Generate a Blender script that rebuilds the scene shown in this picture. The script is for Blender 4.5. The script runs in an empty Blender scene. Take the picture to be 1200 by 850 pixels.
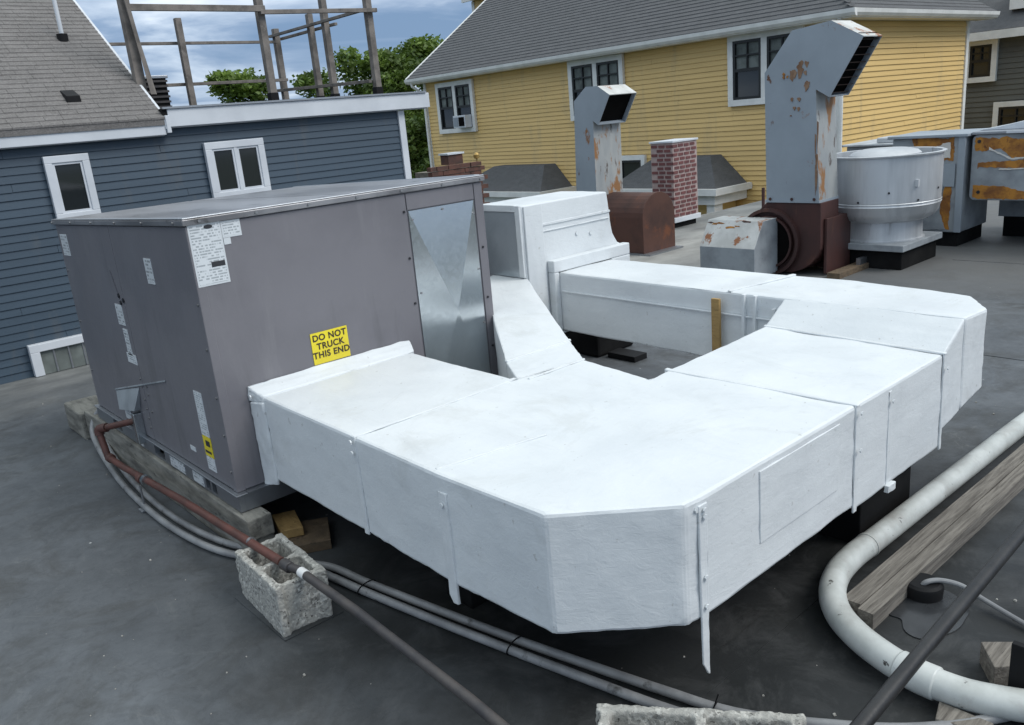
import bpy, bmesh, math, random
from mathutils import Vector, Matrix, noise
random.seed(7)
R = math.radians
S = bpy.context.scene
COL = S.collection

# ------------------------------------------------------------------ camera
cd = bpy.data.cameras.new('camera'); cam = bpy.data.objects.new('camera', cd); COL.objects.link(cam)
cd.lens = 29.27; cd.sensor_width = 36; cd.clip_start = 0.05; cd.clip_end = 3000
rt = Vector((0.74144882, -0.6652527, -0.08770689)); up = Vector((0.25225914, 0.15522813, 0.95512803))
fw = Vector((0.62178692, 0.73030341, -0.28290979))
m = Matrix((rt, up, -fw)).transposed().to_4x4(); m.translation = Vector((0, 0, 1.65)); cam.matrix_world = m
S.camera = cam
S.view_settings.view_transform = 'Standard'; S.view_settings.look = 'None'
S.view_settings.exposure = 0.28; S.view_settings.gamma = 1.0

# ------------------------------------------------------------------ light
SUN_EL, SUN_AZ = 46.0, 150.0           # azimuth clockwise from +Y
w = bpy.data.worlds.new('World'); S.world = w; w.use_nodes = True
nt = w.node_tree; N = nt.nodes; L = nt.links; N.clear()
out = N.new('ShaderNodeOutputWorld'); bg = N.new('ShaderNodeBackground'); bg2 = N.new('ShaderNodeBackground'); mx = N.new('ShaderNodeMixShader')
sky = N.new('ShaderNodeTexSky'); sky.sky_type = 'NISHITA'; sky.sun_disc = False
sky.sun_elevation = R(SUN_EL); sky.sun_rotation = R(SUN_AZ)
L.new(sky.outputs[0], bg.inputs[0]); bg.inputs[1].default_value = 0.10
tc = N.new('ShaderNodeTexCoord'); sep = N.new('ShaderNodeSeparateXYZ'); L.new(tc.outputs['Generated'], sep.inputs[0])
# cloud layer seen on a plane overhead: divide by height so that clouds flatten towards the horizon
ad = N.new('ShaderNodeMath'); ad.operation = 'MAXIMUM'; L.new(sep.outputs[2], ad.inputs[0]); ad.inputs[1].default_value = 0.0
ad2 = N.new('ShaderNodeMath'); ad2.operation = 'ADD'; L.new(ad.outputs[0], ad2.inputs[0]); ad2.inputs[1].default_value = 0.12
dx = N.new('ShaderNodeMath'); dx.operation = 'DIVIDE'; L.new(sep.outputs[0], dx.inputs[0]); L.new(ad2.outputs[0], dx.inputs[1])
dy = N.new('ShaderNodeMath'); dy.operation = 'DIVIDE'; L.new(sep.outputs[1], dy.inputs[0]); L.new(ad2.outputs[0], dy.inputs[1])
cb = N.new('ShaderNodeCombineXYZ'); L.new(dx.outputs[0], cb.inputs[0]); L.new(dy.outputs[0], cb.inputs[1])
n1 = N.new('ShaderNodeTexNoise'); n1.inputs['Scale'].default_value = 0.95; n1.inputs['Detail'].default_value = 7; n1.inputs['Roughness'].default_value = 0.55; n1.inputs['Distortion'].default_value = 0.5
L.new(cb.outputs[0], n1.inputs['Vector'])
cr = N.new('ShaderNodeValToRGB'); L.new(n1.outputs[0], cr.inputs[0])
e = cr.color_ramp.elements
e[0].position = 0.38; e[0].color = (0.15, 0.24, 0.39, 1); e[1].position = 0.72; e[1].color = (0.80, 0.87, 0.95, 1)
k = e.new(0.48); k.color = (0.22, 0.31, 0.46, 1); k = e.new(0.58); k.color = (0.42, 0.51, 0.64, 1)
# the cloud deck is thicker and whiter overhead, bluer and broken low down
hz = N.new('ShaderNodeMapRange'); hz.inputs[1].default_value = 0.22; hz.inputs[2].default_value = 0.75; hz.inputs[4].default_value = 0.85; L.new(ad.outputs[0], hz.inputs[0])
wm_ = N.new('ShaderNodeMix'); wm_.data_type = 'RGBA'; L.new(hz.outputs[0], wm_.inputs[0]); L.new(cr.outputs[0], wm_.inputs[6]); wm_.inputs[7].default_value = (0.74, 0.80, 0.80, 1)
L.new(wm_.outputs[2], bg2.inputs[0])
# an overcast sky is brighter overhead than at the horizon
st = N.new('ShaderNodeMapRange'); st.inputs[1].default_value = 0.15; st.inputs[2].default_value = 1.0; st.inputs[3].default_value = 1.12; st.inputs[4].default_value = 1.48
L.new(ad.outputs[0], st.inputs[0]); L.new(st.outputs[0], bg2.inputs[1])
mx.inputs[0].default_value = 0.90
L.new(bg.outputs[0], mx.inputs[1]); L.new(bg2.outputs[0], mx.inputs[2]); L.new(mx.outputs[0], out.inputs[0])

sd = bpy.data.lights.new('sun', 'SUN'); so = bpy.data.objects.new('sun', sd); COL.objects.link(so)
sd.energy = 1.5; sd.angle = R(30); sd.color = (1.0, 0.97, 0.93)
az = R(SUN_AZ); el = R(SUN_EL)
sdir = Vector((math.sin(az) * math.cos(el), math.cos(az) * math.cos(el), math.sin(el)))
so.rotation_euler = sdir.to_track_quat('Z', 'Y').to_euler()

# ------------------------------------------------------------------ materials
def nmat(name):
    mt = bpy.data.materials.new(name); mt.use_nodes = True
    return mt, mt.node_tree.nodes, mt.node_tree.links, mt.node_tree.nodes['Principled BSDF']
def node(N, t, **kw):
    n = N.new(t)
    for a, b in kw.items(): setattr(n, a, b)
    return n
def noise_fac(N, L, pos, scale, detail=5, rough=0.55, lo=0.4, hi=0.6, stretch=None, dist=0.0):
    v = pos
    if stretch:
        mp = N.new('ShaderNodeMapping'); mp.inputs['Scale'].default_value = stretch; L.new(pos, mp.inputs[0]); v = mp.outputs[0]
    n = N.new('ShaderNodeTexNoise'); n.inputs['Scale'].default_value = scale; n.inputs['Detail'].default_value = detail
    n.inputs['Roughness'].default_value = rough; n.inputs['Distortion'].default_value = dist
    L.new(v, n.inputs['Vector'])
    r = N.new('ShaderNodeMapRange'); r.inputs[1].default_value = lo; r.inputs[2].default_value = hi
    L.new(n.outputs[0], r.inputs[0]); return r.outputs[0]
def mixc(N, L, f, a, b):
    x = N.new('ShaderNodeMix'); x.data_type = 'RGBA'
    if isinstance(f, (int, float)): x.inputs[0].default_value = f
    else: L.new(f, x.inputs[0])
    for i, c in ((6, a), (7, b)):
        if isinstance(c, tuple): x.inputs[i].default_value = (*c, 1) if len(c) == 3 else c
        else: L.new(c, x.inputs[i])
    return x.outputs[2]
def mul(N, L, a, b, op='MULTIPLY'):
    x = N.new('ShaderNodeMath'); x.operation = op
    for i, c in enumerate((a, b)):
        if isinstance(c, (int, float)): x.inputs[i].default_value = c
        else: L.new(c, x.inputs[i])
    return x.outputs[0]
def position(N):
    return N.new('ShaderNodeNewGeometry').outputs['Position']
def surf(name, base, base2=None, scale=3.0, lo=0.4, hi=0.62, rough=0.6, rough2=None, metal=0.0, bump=0.1, bscale=60, bdist=0.002,
         stretch=None, bstretch=None, extra=None, spec=0.5, distort=0.0, coat=0.0):
    """a surface of two mixed tones with fine relief; extra = list of (colour, scale, lo, hi, stretch) stains"""
    mt, N, L, P = nmat(name); pos = position(N)
    col = base
    if base2: col = mixc(N, L, noise_fac(N, L, pos, scale, 6, 0.6, lo, hi, stretch, distort), base, base2)
    for x in (extra or []):
        col = mixc(N, L, noise_fac(N, L, pos, x[1], 6, 0.65, x[2], x[3], x[4] if len(x) > 4 else None, 0.3), col, x[0])
    if isinstance(col, tuple): P.inputs['Base Color'].default_value = (*col, 1)
    else: L.new(col, P.inputs['Base Color'])
    P.inputs['Metallic'].default_value = metal; P.inputs['Roughness'].default_value = rough
    P.inputs['Specular IOR Level'].default_value = spec
    if coat: P.inputs['Coat Weight'].default_value = coat
    if rough2 is not None:
        f = noise_fac(N, L, pos, scale * 1.7, 5, 0.6, 0.35, 0.65)
        r = N.new('ShaderNodeMapRange'); r.inputs[3].default_value = rough; r.inputs[4].default_value = rough2; L.new(f, r.inputs[0]); L.new(r.outputs[0], P.inputs['Roughness'])
    if bump:
        b = N.new('ShaderNodeBump'); b.inputs['Strength'].default_value = bump; b.inputs['Distance'].default_value = bdist
        L.new(noise_fac(N, L, pos, bscale, 5, 0.6, 0.2, 0.8, bstretch), b.inputs['Height']); L.new(b.outputs[0], P.inputs['Normal'])
    return mt

M = {}
def roof_material():
    mt, N, L, P = nmat('roof_membrane'); pos = position(N)
    c = mixc(N, L, noise_fac(N, L, pos, 1.1, 10, 0.72, 0.38, 0.60), (0.080, 0.088, 0.097), (0.126, 0.137, 0.149))
    c = mixc(N, L, mul(N, L, noise_fac(N, L, pos, 2.2, 8, 0.7, 0.47, 0.66, None, 0.8), 0.65), c, (0.046, 0.045, 0.041))
    c = mixc(N, L, mul(N, L, noise_fac(N, L, pos, 3.4, 10, 0.82, 0.56, 0.70, (1, .6, 1), 1.2), 0.60), c, (0.17, 0.18, 0.185))
    c = mixc(N, L, mul(N, L, noise_fac(N, L, pos, 12, 10, 0.85, 0.50, 0.64, None, 1.5), 0.40), c, (0.040, 0.043, 0.047))
    c = mixc(N, L, mul(N, L, noise_fac(N, L, pos, 16, 8, 0.8, 0.56, 0.68, (1, .5, 1), 1.0), 0.45), c, (0.15, 0.158, 0.165))
    c = mixc(N, L, mul(N, L, noise_fac(N, L, pos, 2.1, 12, 0.85, 0.60, 0.66, (.8, 1, 1), 2.0), 0.5), c, (0.22, 0.225, 0.215))
    # far bays carry a paler, sandier coating (its own colour, laid with a ragged edge)
    sp = N.new('ShaderNodeSeparateXYZ'); L.new(pos, sp.inputs[0])
    nz = noise_fac(N, L, pos, 1.4, 5, 0.6, 0.0, 1.0)
    xx = mul(N, L, mul(N, L, sp.outputs[0], mul(N, L, sp.outputs[1], 0.55), 'ADD'), mul(N, L, nz, 1.6), 'ADD')
    mr = N.new('ShaderNodeMapRange'); mr.inputs[1].default_value = 8.4; mr.inputs[2].default_value = 10.2; L.new(xx, mr.inputs[0])
    pale = mixc(N, L, noise_fac(N, L, pos, 2.2, 6, 0.6, 0.35, 0.65, (.5, 1, 1)), (0.20, 0.198, 0.188), (0.40, 0.40, 0.38))
    mr2 = N.new('ShaderNodeMapRange'); mr2.inputs[1].default_value = 4.6; mr2.inputs[2].default_value = 6.6; L.new(mul(N, L, sp.outputs[1], mul(N, L, nz, 1.2), 'ADD'), mr2.inputs[0])
    pale2 = mixc(N, L, mr2.outputs[0], (0.14, 0.142, 0.142), pale)
    c = mixc(N, L, mr.outputs[0], c, pale2)
    ml = N.new('ShaderNodeMapRange'); ml.inputs[1].default_value = 7.0; ml.inputs[2].default_value = 7.9
    L.new(mul(N, L, sp.outputs[1], mul(N, L, nz, 1.6), 'ADD'), ml.inputs[0])
    pale3 = mixc(N, L, noise_fac(N, L, pos, 3.0, 7, 0.65, 0.4, 0.6, (.5, 1, 1)), (0.14, 0.145, 0.145), (0.22, 0.225, 0.22))
    c = mixc(N, L, ml.outputs[0], c, pale3)
    # blacker roof right of the concrete block, with the duct's shade painted into it
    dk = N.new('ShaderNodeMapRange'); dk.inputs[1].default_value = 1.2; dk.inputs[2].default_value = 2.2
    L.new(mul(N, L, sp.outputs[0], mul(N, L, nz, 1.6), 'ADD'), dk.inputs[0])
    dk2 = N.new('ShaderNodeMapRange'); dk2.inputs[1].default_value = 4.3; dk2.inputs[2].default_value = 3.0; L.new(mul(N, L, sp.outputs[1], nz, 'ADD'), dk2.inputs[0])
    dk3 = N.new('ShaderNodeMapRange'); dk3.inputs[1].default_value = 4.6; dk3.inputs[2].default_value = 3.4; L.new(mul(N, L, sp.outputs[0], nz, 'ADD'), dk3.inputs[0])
    old = mixc(N, L, noise_fac(N, L, pos, 4.0, 9, 0.75, 0.48, 0.66, None, 0.8), (0.014, 0.015, 0.015), (0.048, 0.049, 0.049))  # near-black tone deepens the shade under the duct
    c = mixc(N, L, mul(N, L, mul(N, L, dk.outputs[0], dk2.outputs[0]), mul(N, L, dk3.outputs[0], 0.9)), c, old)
    P.inputs['Specular IOR Level'].default_value = 0.32
    # small pale flecks and droppings
    v = N.new('ShaderNodeTexVoronoi'); v.inputs['Scale'].default_value = 7.0; L.new(pos, v.inputs['Vector'])
    fl = N.new('ShaderNodeMapRange'); fl.inputs[1].default_value = 0.055; fl.inputs[2].default_value = 0.03; L.new(v.outputs['Distance'], fl.inputs[0])
    gate = N.new('ShaderNodeSeparateColor'); L.new(v.outputs['Color'], gate.inputs[0])
    g2 = N.new('ShaderNodeMapRange'); g2.inputs[1].default_value = 0.80; g2.inputs[2].default_value = 0.85; L.new(gate.outputs[0], g2.inputs[0])
    c = mixc(N, L, mul(N, L, mul(N, L, fl.outputs[0], g2.outputs[0]), noise_fac(N, L, pos, 60, 3, 0.6, 0.42, 0.55)), c, (0.55, 0.56, 0.55))
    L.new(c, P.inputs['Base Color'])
    f = noise_fac(N, L, pos, 1.6, 7, 0.6, 0.35, 0.65)
    rr = N.new('ShaderNodeMapRange'); rr.inputs[3].default_value = 0.42; rr.inputs[4].default_value = 0.68; L.new(f, rr.inputs[0]); L.new(rr.outputs[0], P.inputs['Roughness'])
    b = N.new('ShaderNodeBump'); b.inputs['Strength'].default_value = 0.35; b.inputs['Distance'].default_value = 0.006
    h = mul(N, L, noise_fac(N, L, pos, 5, 7, 0.6, 0.2, 0.8), mul(N, L, noise_fac(N, L, pos, 90, 4, 0.6, 0.2, 0.8), 0.12), 'ADD')
    L.new(h, b.inputs['Height']); L.new(b.outputs[0], P.inputs['Normal'])
    return mt
def coating_material():
    mt, N, L, P = nmat('white_elastomeric_coating'); pos = position(N)
    c = mixc(N, L, noise_fac(N, L, pos, 2.3, 7, 0.62, 0.35, 0.7), (0.72, 0.747, 0.76), (0.64, 0.67, 0.688))
    c = mixc(N, L, mul(N, L, noise_fac(N, L, pos, 4.5, 9, 0.75, 0.52, 0.70, (1, .45, 1), .8), 0.42), c, (0.56, 0.585, 0.60))
    c = mixc(N, L, mul(N, L, noise_fac(N, L, pos, 1.7, 8, 0.7, 0.57, 0.66, None, 1.2), 0.30), c, (0.50, 0.51, 0.49))
    c = mixc(N, L, mul(N, L, noise_fac(N, L, pos, 38, 3, 0.5, 0.70, 0.74), 0.5), c, (0.40, 0.40, 0.38))
    L.new(c, P.inputs['Base Color'])
    f = noise_fac(N, L, pos, 3.1, 6, 0.6, 0.35, 0.65)
    rr = N.new('ShaderNodeMapRange'); rr.inputs[3].default_value = 0.36; rr.inputs[4].default_value = 0.60; L.new(f, rr.inputs[0]); L.new(rr.outputs[0], P.inputs['Roughness'])
    # brushed-on coats: strokes and wrinkles
    a = noise_fac(N, L, pos, 11, 7, 0.66, 0.2, 0.8, (1.0, 1.9, 2.6), 1.0)
    b2 = noise_fac(N, L, pos, 40, 6, 0.65, 0.2, 0.8, (1.0, 1.3, 1.8), 0.8)
    c2 = noise_fac(N, L, pos, 5, 4, 0.5, 0.2, 0.8)
    h = mul(N, L, mul(N, L, a, 0.6), mul(N, L, mul(N, L, b2, 0.22), mul(N, L, c2, 1.2), 'ADD'), 'ADD')
    b = N.new('ShaderNodeBump'); b.inputs['Strength'].default_value = 0.30; b.inputs['Distance'].default_value = 0.006
    L.new(h, b.inputs['Height']); L.new(b.outputs[0], P.inputs['Normal'])
    return mt
def shingle_material(name, c1, c2, c3, course=0.145, geo=False):
    mt, N, L, P = nmat(name); pos = position(N)
    c = mixc(N, L, noise_fac(N, L, pos, 4.0, 7, 0.7, 0.35, 0.65, (1, 1, 3)), c1, c2)
    c = mixc(N, L, noise_fac(N, L, pos, 1.2, 6, 0.6, 0.5, 0.7, (1, 1, 1)), c, c3)
    c = mixc(N, L, mul(N, L, noise_fac(N, L, pos, 60, 4, 0.8, 0.45, 0.7), .5), c, tuple(min(1, x * 1.7) for x in c2))
    L.new(c, P.inputs['Base Color']); P.inputs['Roughness'].default_value = 0.9
    b = N.new('ShaderNodeBump'); b.inputs['Strength'].default_value = 0.5; b.inputs['Distance'].default_value = 0.01
    L.new(noise_fac(N, L, pos, 70, 4, 0.7, 0.2, 0.8), b.inputs['Height']); L.new(b.outputs[0], P.inputs['Normal'])
    return mt
def galv_material(name='galvanised_sheet', rough=0.20, tint=(0.62, 0.66, 0.68)):
    mt, N, L, P = nmat(name); pos = position(N)
    v = N.new('ShaderNodeTexVoronoi'); v.inputs['Scale'].default_value = 55; L.new(pos, v.inputs['Vector'])
    s = N.new('ShaderNodeSeparateColor'); L.new(v.outputs['Color'], s.inputs[0])
    c = mixc(N, L, mul(N, L, s.outputs[0], 0.18), tint, tuple(x * 0.72 for x in tint))
    c = mixc(N, L, noise_fac(N, L, pos, 4, 5, 0.6, 0.45, 0.7), c, tuple(x * 0.94 for x in tint))
    L.new(c, P.inputs['Base Color']); P.inputs['Metallic'].default_value = 1.0
    rr = N.new('ShaderNodeMapRange'); rr.inputs[3].default_value = rough; rr.inputs[4].default_value = rough + 0.05; L.new(s.outputs[1], rr.inputs[0]); L.new(rr.outputs[0], P.inputs['Roughness'])
    return mt
def aggregate_material(name='rough_concrete', a=(0.66, 0.65, 0.60), b_=(0.20, 0.195, 0.18), sc=110):
    mt, N, L, P = nmat(name); pos = position(N)
    v = N.new('ShaderNodeTexVoronoi'); v.inputs['Scale'].default_value = sc; L.new(pos, v.inputs['Vector'])
    s = N.new('ShaderNodeSeparateColor'); L.new(v.outputs['Color'], s.inputs[0])
    c = mixc(N, L, s.outputs[0], b_, a)
    c = mixc(N, L, noise_fac(N, L, pos, 22, 6, 0.7, 0.42, 0.6), c, tuple(x * 0.62 for x in a))
    c = mixc(N, L, noise_fac(N, L, pos, 45, 4, 0.7, 0.62, 0.68), c, (0.03, 0.03, 0.028))
    L.new(c, P.inputs['Base Color']); P.inputs['Roughness'].default_value = 0.95
    b = N.new('ShaderNodeBump'); b.inputs['Strength'].default_value = 0.9; b.inputs['Distance'].default_value = 0.006
    L.new(noise_fac(N, L, pos, 85, 5, 0.7, 0.2, 0.8), b.inputs['Height']); L.new(b.outputs[0], P.inputs['Normal'])
    return mt
def print_material(name, paper, ink, rows=90.0, dens=0.5):
    """paper with rows of fine illegible print"""
    mt, N, L, P = nmat(name); pos = position(N)
    sp = N.new('ShaderNodeSeparateXYZ'); L.new(pos, sp.inputs[0])
    rw = mul(N, L, sp.outputs[2], rows); fr = mul(N, L, rw, 0, 'FRACT'); fl = mul(N, L, rw, 0, 'FLOOR')
    on = N.new('ShaderNodeMath'); on.operation = 'GREATER_THAN'; L.new(fr, on.inputs[0]); on.inputs[1].default_value = 0.45
    cv = N.new('ShaderNodeCombineXYZ'); L.new(mul(N, L, sp.outputs[0], 95.0), cv.inputs[0]); L.new(mul(N, L, sp.outputs[1], 95.0), cv.inputs[1]); L.new(mul(N, L, fl, 7.31), cv.inputs[2])
    nz = noise_fac(N, L, cv.outputs[0], 1.0, 1, 0.5, 1 - dens - .04, 1 - dens + .04)
    cv2 = N.new('ShaderNodeCombineXYZ'); L.new(mul(N, L, sp.outputs[0], 12.0), cv2.inputs[0]); L.new(mul(N, L, sp.outputs[1], 12.0), cv2.inputs[1]); L.new(mul(N, L, fl, 0.6), cv2.inputs[2])
    f = mul(N, L, mul(N, L, on.outputs[0], nz), noise_fac(N, L, cv2.outputs[0], 1.0, 1, 0.5, 0.36, 0.42))
    L.new(mixc(N, L, mul(N, L, f, 0.7), paper, ink), P.inputs['Base Color']); P.inputs['Roughness'].default_value = 0.45
    return mt
def wood_material(name, a, b_, axis=(1, 12, 12), rough=0.85):
    return surf(name, a, b_, scale=6, lo=0.35, hi=0.65, rough=rough, stretch=axis, bump=0.5, bscale=14, bstretch=axis, bdist=0.004,
                extra=[(tuple(x * 0.4 for x in b_), 10, 0.60, 0.70, tuple(q * 1.3 for q in axis))], distort=0.4)
def leaf_material(name, a, b_):
    mt, N, L, P = nmat(name)
    oi = N.new('ShaderNodeNewGeometry')
    c = mixc(N, L, oi.outputs['Random Per Island'], a, b_)
    c = mixc(N, L, noise_fac(N, L, oi.outputs['Position'], 0.9, 3, 0.5, 0.4, 0.6), c, tuple(x * 0.6 for x in a))
    L.new(c, P.inputs['Base Color']); P.inputs['Roughness'].default_value = 0.55
    P.inputs['Subsurface Weight'].default_value = 0.0
    tr = N.new('ShaderNodeBsdfTranslucent'); L.new(c, tr.inputs[0]); ms = N.new('ShaderNodeMixShader'); ms.inputs[0].default_value = 0.3
    o = [n for n in N if n.type == 'OUTPUT_MATERIAL'][0]
    L.new(P.outputs[0], ms.inputs[1]); L.new(tr.outputs[0], ms.inputs[2]); L.new(ms.outputs[0], o.inputs[0])
    return mt
M['roof'] = roof_material()
M['coat'] = coating_material()
M['galv'] = galv_material()
M['galv_flat'] = surf('pale_galvanised_sheet', (0.50, 0.55, 0.58), (0.40, 0.45, 0.48), 3, rough=0.32, metal=0.55, bump=0.05)
M['galv_dull'] = galv_material('dull_galvanised_sheet', 0.45, (0.40, 0.42, 0.45))
M['block'] = aggregate_material()
M['unit'] = surf('grey_cabinet_paint', (0.178, 0.172, 0.188), (0.156, 0.151, 0.166), 1.6, lo=.42, hi=.58, extra=[((0.205, 0.20, 0.212), 5, .56, .75, (1, 1, .15)), ((0.12, 0.118, 0.126), 4, .60, .72, (1, 1, .12))], rough=0.34, rough2=0.48, bump=0.30, bscale=2.2, bdist=0.012, coat=0.0)
M['lid'] = surf('weathered_lid_metal', (0.30, 0.30, 0.315), (0.17, 0.17, 0.18), 2.6, 0.42, 0.6, rough=0.35, metal=0.35, bump=0.1, bscale=3, stretch=(1, .25, 1), bdist=0.01,
                extra=[((0.08, 0.08, 0.08), 6, 0.62, 0.7)])
M['pull'] = surf('scuffed_dark_paint', (0.115, 0.112, 0.124), rough=0.5, bump=0)
M['screw'] = surf('screw_metal', (0.32, 0.32, 0.33), rough=0.4, metal=0.8, bump=0)
M['dark_screw'] = surf('dark_screw', (0.04, 0.04, 0.045), rough=0.4, metal=0.5, bump=0)
M['underside'] = surf('darkened_duct_metal', (0.07, 0.07, 0.07), (0.04, 0.04, 0.04), 5, rough=0.6, bump=0.1)
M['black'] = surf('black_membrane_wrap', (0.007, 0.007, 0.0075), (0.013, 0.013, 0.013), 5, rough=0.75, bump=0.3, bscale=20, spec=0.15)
M['black_rubber'] = surf('black_rubber', (0.011, 0.011, 0.012), rough=0.6, bump=0.2, spec=0.2)
M['grit'] = surf('pale_grit', (0.42, 0.41, 0.38), (0.20, 0.19, 0.17), 20, rough=0.9, bump=0)
M['seam'] = surf('lapped_membrane', (0.065, 0.070, 0.078), (0.095, 0.10, 0.108), 4, rough=0.6, bump=0.3, bscale=30)
M['wet'] = surf('wet_membrane', (0.026, 0.028, 0.031), (0.045, 0.048, 0.052), 6, rough=0.12, rough2=0.3, bump=0.15, bscale=12)
M['paper'] = surf('sticker_paper', (0.62, 0.65, 0.67), rough=0.45, bump=0)
M['label'] = print_material('printed_label', (0.66, 0.69, 0.71), (0.22, 0.25, 0.27), 95, .55)
M['label2'] = print_material('coarse_printed_label', (0.58, 0.61, 0.63), (0.13, 0.14, 0.15), 64, 0.5)
M['ink'] = surf('black_ink', (0.03, 0.03, 0.035), rough=0.4, bump=0)
M['yellow_sign'] = surf('yellow_sticker', (0.80, 0.66, 0.025), (0.72, 0.58, 0.03), 8, rough=0.4, bump=0)
M['sign_ink'] = surf('brown_black_ink', (0.035, 0.022, 0.012), rough=0.5, bump=0)
M['sleeper'] = surf('weathered_sleeper', (0.27, 0.26, 0.23), (0.14, 0.135, 0.12), 5, rough=0.9, bump=0.6, bscale=25, stretch=(4, 1, 4), bstretch=(4, 1, 4), bdist=0.004,
                    extra=[((0.05, 0.05, 0.045), 9, 0.60, 0.70, (4, 1, 2))])
M['new_wood'] = wood_material('fresh_lumber', (0.40, 0.26, 0.10), (0.30, 0.19, 0.075), (8, 2, 8))
M['ply'] = wood_material('brown_plywood', (0.17, 0.12, 0.075), (0.10, 0.075, 0.05), (3, 3, 8))
M['plank'] = wood_material('grey_weathered_plank', (0.250, 0.228, 0.198), (0.105, 0.093, 0.080), (0.8, 14, 14))
M['deckwood'] = surf('grey_deck_lumber', (0.235, 0.21, 0.19), (0.13, 0.118, 0.108), 7, rough=0.9, bump=0.3, bscale=30, extra=[((0.24, 0.22, 0.20), 12, 0.58, 0.7)])
M['rustpipe'] = surf('red_oxide_pipe', (0.130, 0.050, 0.038), (0.085, 0.038, 0.030), 9, rough=0.55, bump=0.3, bscale=60)
M['darkpipe'] = surf('dark_steel_pipe', (0.045, 0.042, 0.044), (0.075, 0.066, 0.062), 8, rough=0.45, bump=0.2, bscale=60, extra=[((0.2, 0.19, 0.18), 25, 0.70, 0.74)])
M['blackpipe'] = surf('black_gas_pipe', (0.009, 0.009, 0.010), (0.018, 0.0175, 0.0175), 12, rough=0.42, bump=0.3, bscale=50)
M['conduit'] = surf('grey_plastic_conduit', (0.30, 0.305, 0.31), (0.19, 0.193, 0.20), 6, rough=0.45, bump=0.05, extra=[((0.07, 0.07, 0.07), 16, 0.6, 0.72)])
M['pvc'] = surf('dirty_white_pvc', (0.60, 0.62, 0.60), (0.44, 0.46, 0.44), 5, 0.4, 0.62, rough=0.38, bump=0.15, bscale=30,
                extra=[((0.05, 0.045, 0.04), 15, 0.645, 0.68, (1, 1, 1)), ((0.34, 0.33, 0.31), 5, 0.54, 0.74, (1, 1, 1)), ((0.03, 0.03, 0.028), 34, 0.69, 0.72)])
M['tape'] = surf('white_tape', (0.75, 0.75, 0.74), rough=0.5, bump=0)
M['blue'] = surf('slate_blue_siding', (0.045, 0.074, 0.106), (0.037, 0.062, 0.090), 1.5, extra=[((0.07, 0.085, 0.10), 5, 0.56, 0.72, (1, 1, .25))], rough=0.5, bump=0.15, bscale=40, stretch=(.3, .3, 3))
M['blue_back'] = surf('blue_sheathing', (0.03, 0.045, 0.06), rough=0.8, bump=0)
M['trim'] = surf('white_trim_paint', (0.66, 0.69, 0.73), (0.58, 0.61, 0.65), 2.5, rough=0.45, bump=0.05)
M['cream_trim'] = surf('cream_trim_paint', (0.82, 0.82, 0.80), (0.72, 0.72, 0.70), 3, rough=0.5, bump=0.05)
M['yellow'] = surf('ochre_yellow_siding', (0.78, 0.54, 0.215), (0.69, 0.475, 0.185), 0.8, extra=[((0.58, 0.42, 0.20), 2.5, .55, .75, (1, 1, .2))], rough=0.55, bump=0.1, bscale=20, stretch=(.3, .3, 4))
M['greysiding'] = surf('grey_green_siding', (0.125, 0.128, 0.115), (0.10, 0.103, 0.095), 0.8, rough=0.6, bump=0.1)
M['glass'] = surf('dark_window_glass', (0.018, 0.022, 0.024), rough=0.06, bump=0.02, bscale=2, spec=0.7)
M['sash'] = surf('black_window_sash', (0.014, 0.015, 0.016), rough=0.4, bump=0)
M['shade'] = surf('drawn_window_shade', (0.20, 0.225, 0.215), (0.10, 0.115, 0.11), 3, rough=0.7, bump=0.1, spec=0.3)
M['shingle_grey'] = shingle_material('taupe_roof_shingle', (0.128, 0.121, 0.117), (0.190, 0.180, 0.174), (0.150, 0.142, 0.137))
M['shingle_dark'] = shingle_material('charcoal_roof_shingle', (0.070, 0.072, 0.076), (0.108, 0.110, 0.115), (0.085, 0.087, 0.091))
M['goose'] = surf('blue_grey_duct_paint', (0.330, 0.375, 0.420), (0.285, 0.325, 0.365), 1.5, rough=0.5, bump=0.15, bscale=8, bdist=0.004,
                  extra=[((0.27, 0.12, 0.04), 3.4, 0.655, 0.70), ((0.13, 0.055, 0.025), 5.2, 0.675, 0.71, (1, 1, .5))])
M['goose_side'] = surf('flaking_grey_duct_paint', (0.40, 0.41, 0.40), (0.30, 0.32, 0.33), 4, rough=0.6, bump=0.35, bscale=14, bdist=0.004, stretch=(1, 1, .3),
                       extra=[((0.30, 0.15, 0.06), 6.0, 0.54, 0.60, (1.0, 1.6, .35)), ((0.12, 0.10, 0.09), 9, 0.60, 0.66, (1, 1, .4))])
M['goose_top'] = surf('sunlit_flaking_paint', (0.62, 0.62, 0.60), (0.48, 0.48, 0.46), 5, rough=0.6, bump=0.2, extra=[((0.30, 0.12, 0.05), 6.5, 0.57, 0.62)])  # sunlit whiteness of the tops put into the paint, under real rust flakes
M['louvre'] = surf('sooty_mesh', (0.006, 0.0055, 0.0055), rough=0.9, bump=0.1, spec=0.05)
M['slat'] = surf('sooty_slat', (0.030, 0.022, 0.020), rough=0.8, bump=0.1, spec=0.1)
M['rust'] = surf('deep_red_rust', (0.070, 0.026, 0.022), (0.045, 0.020, 0.018), 3, rough=0.6, bump=0.35, bscale=30, stretch=(1, 1, .5), extra=[((0.12, 0.05, 0.03), 5, 0.60, 0.75, (1, 1, .3))])
M['rust_brown'] = surf('brown_rust', (0.095, 0.042, 0.030), (0.050, 0.024, 0.020), 2.5, rough=0.65, bump=0.3, bscale=30, extra=[((0.16, 0.055, 0.025), 4, 0.58, 0.7)])
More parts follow.
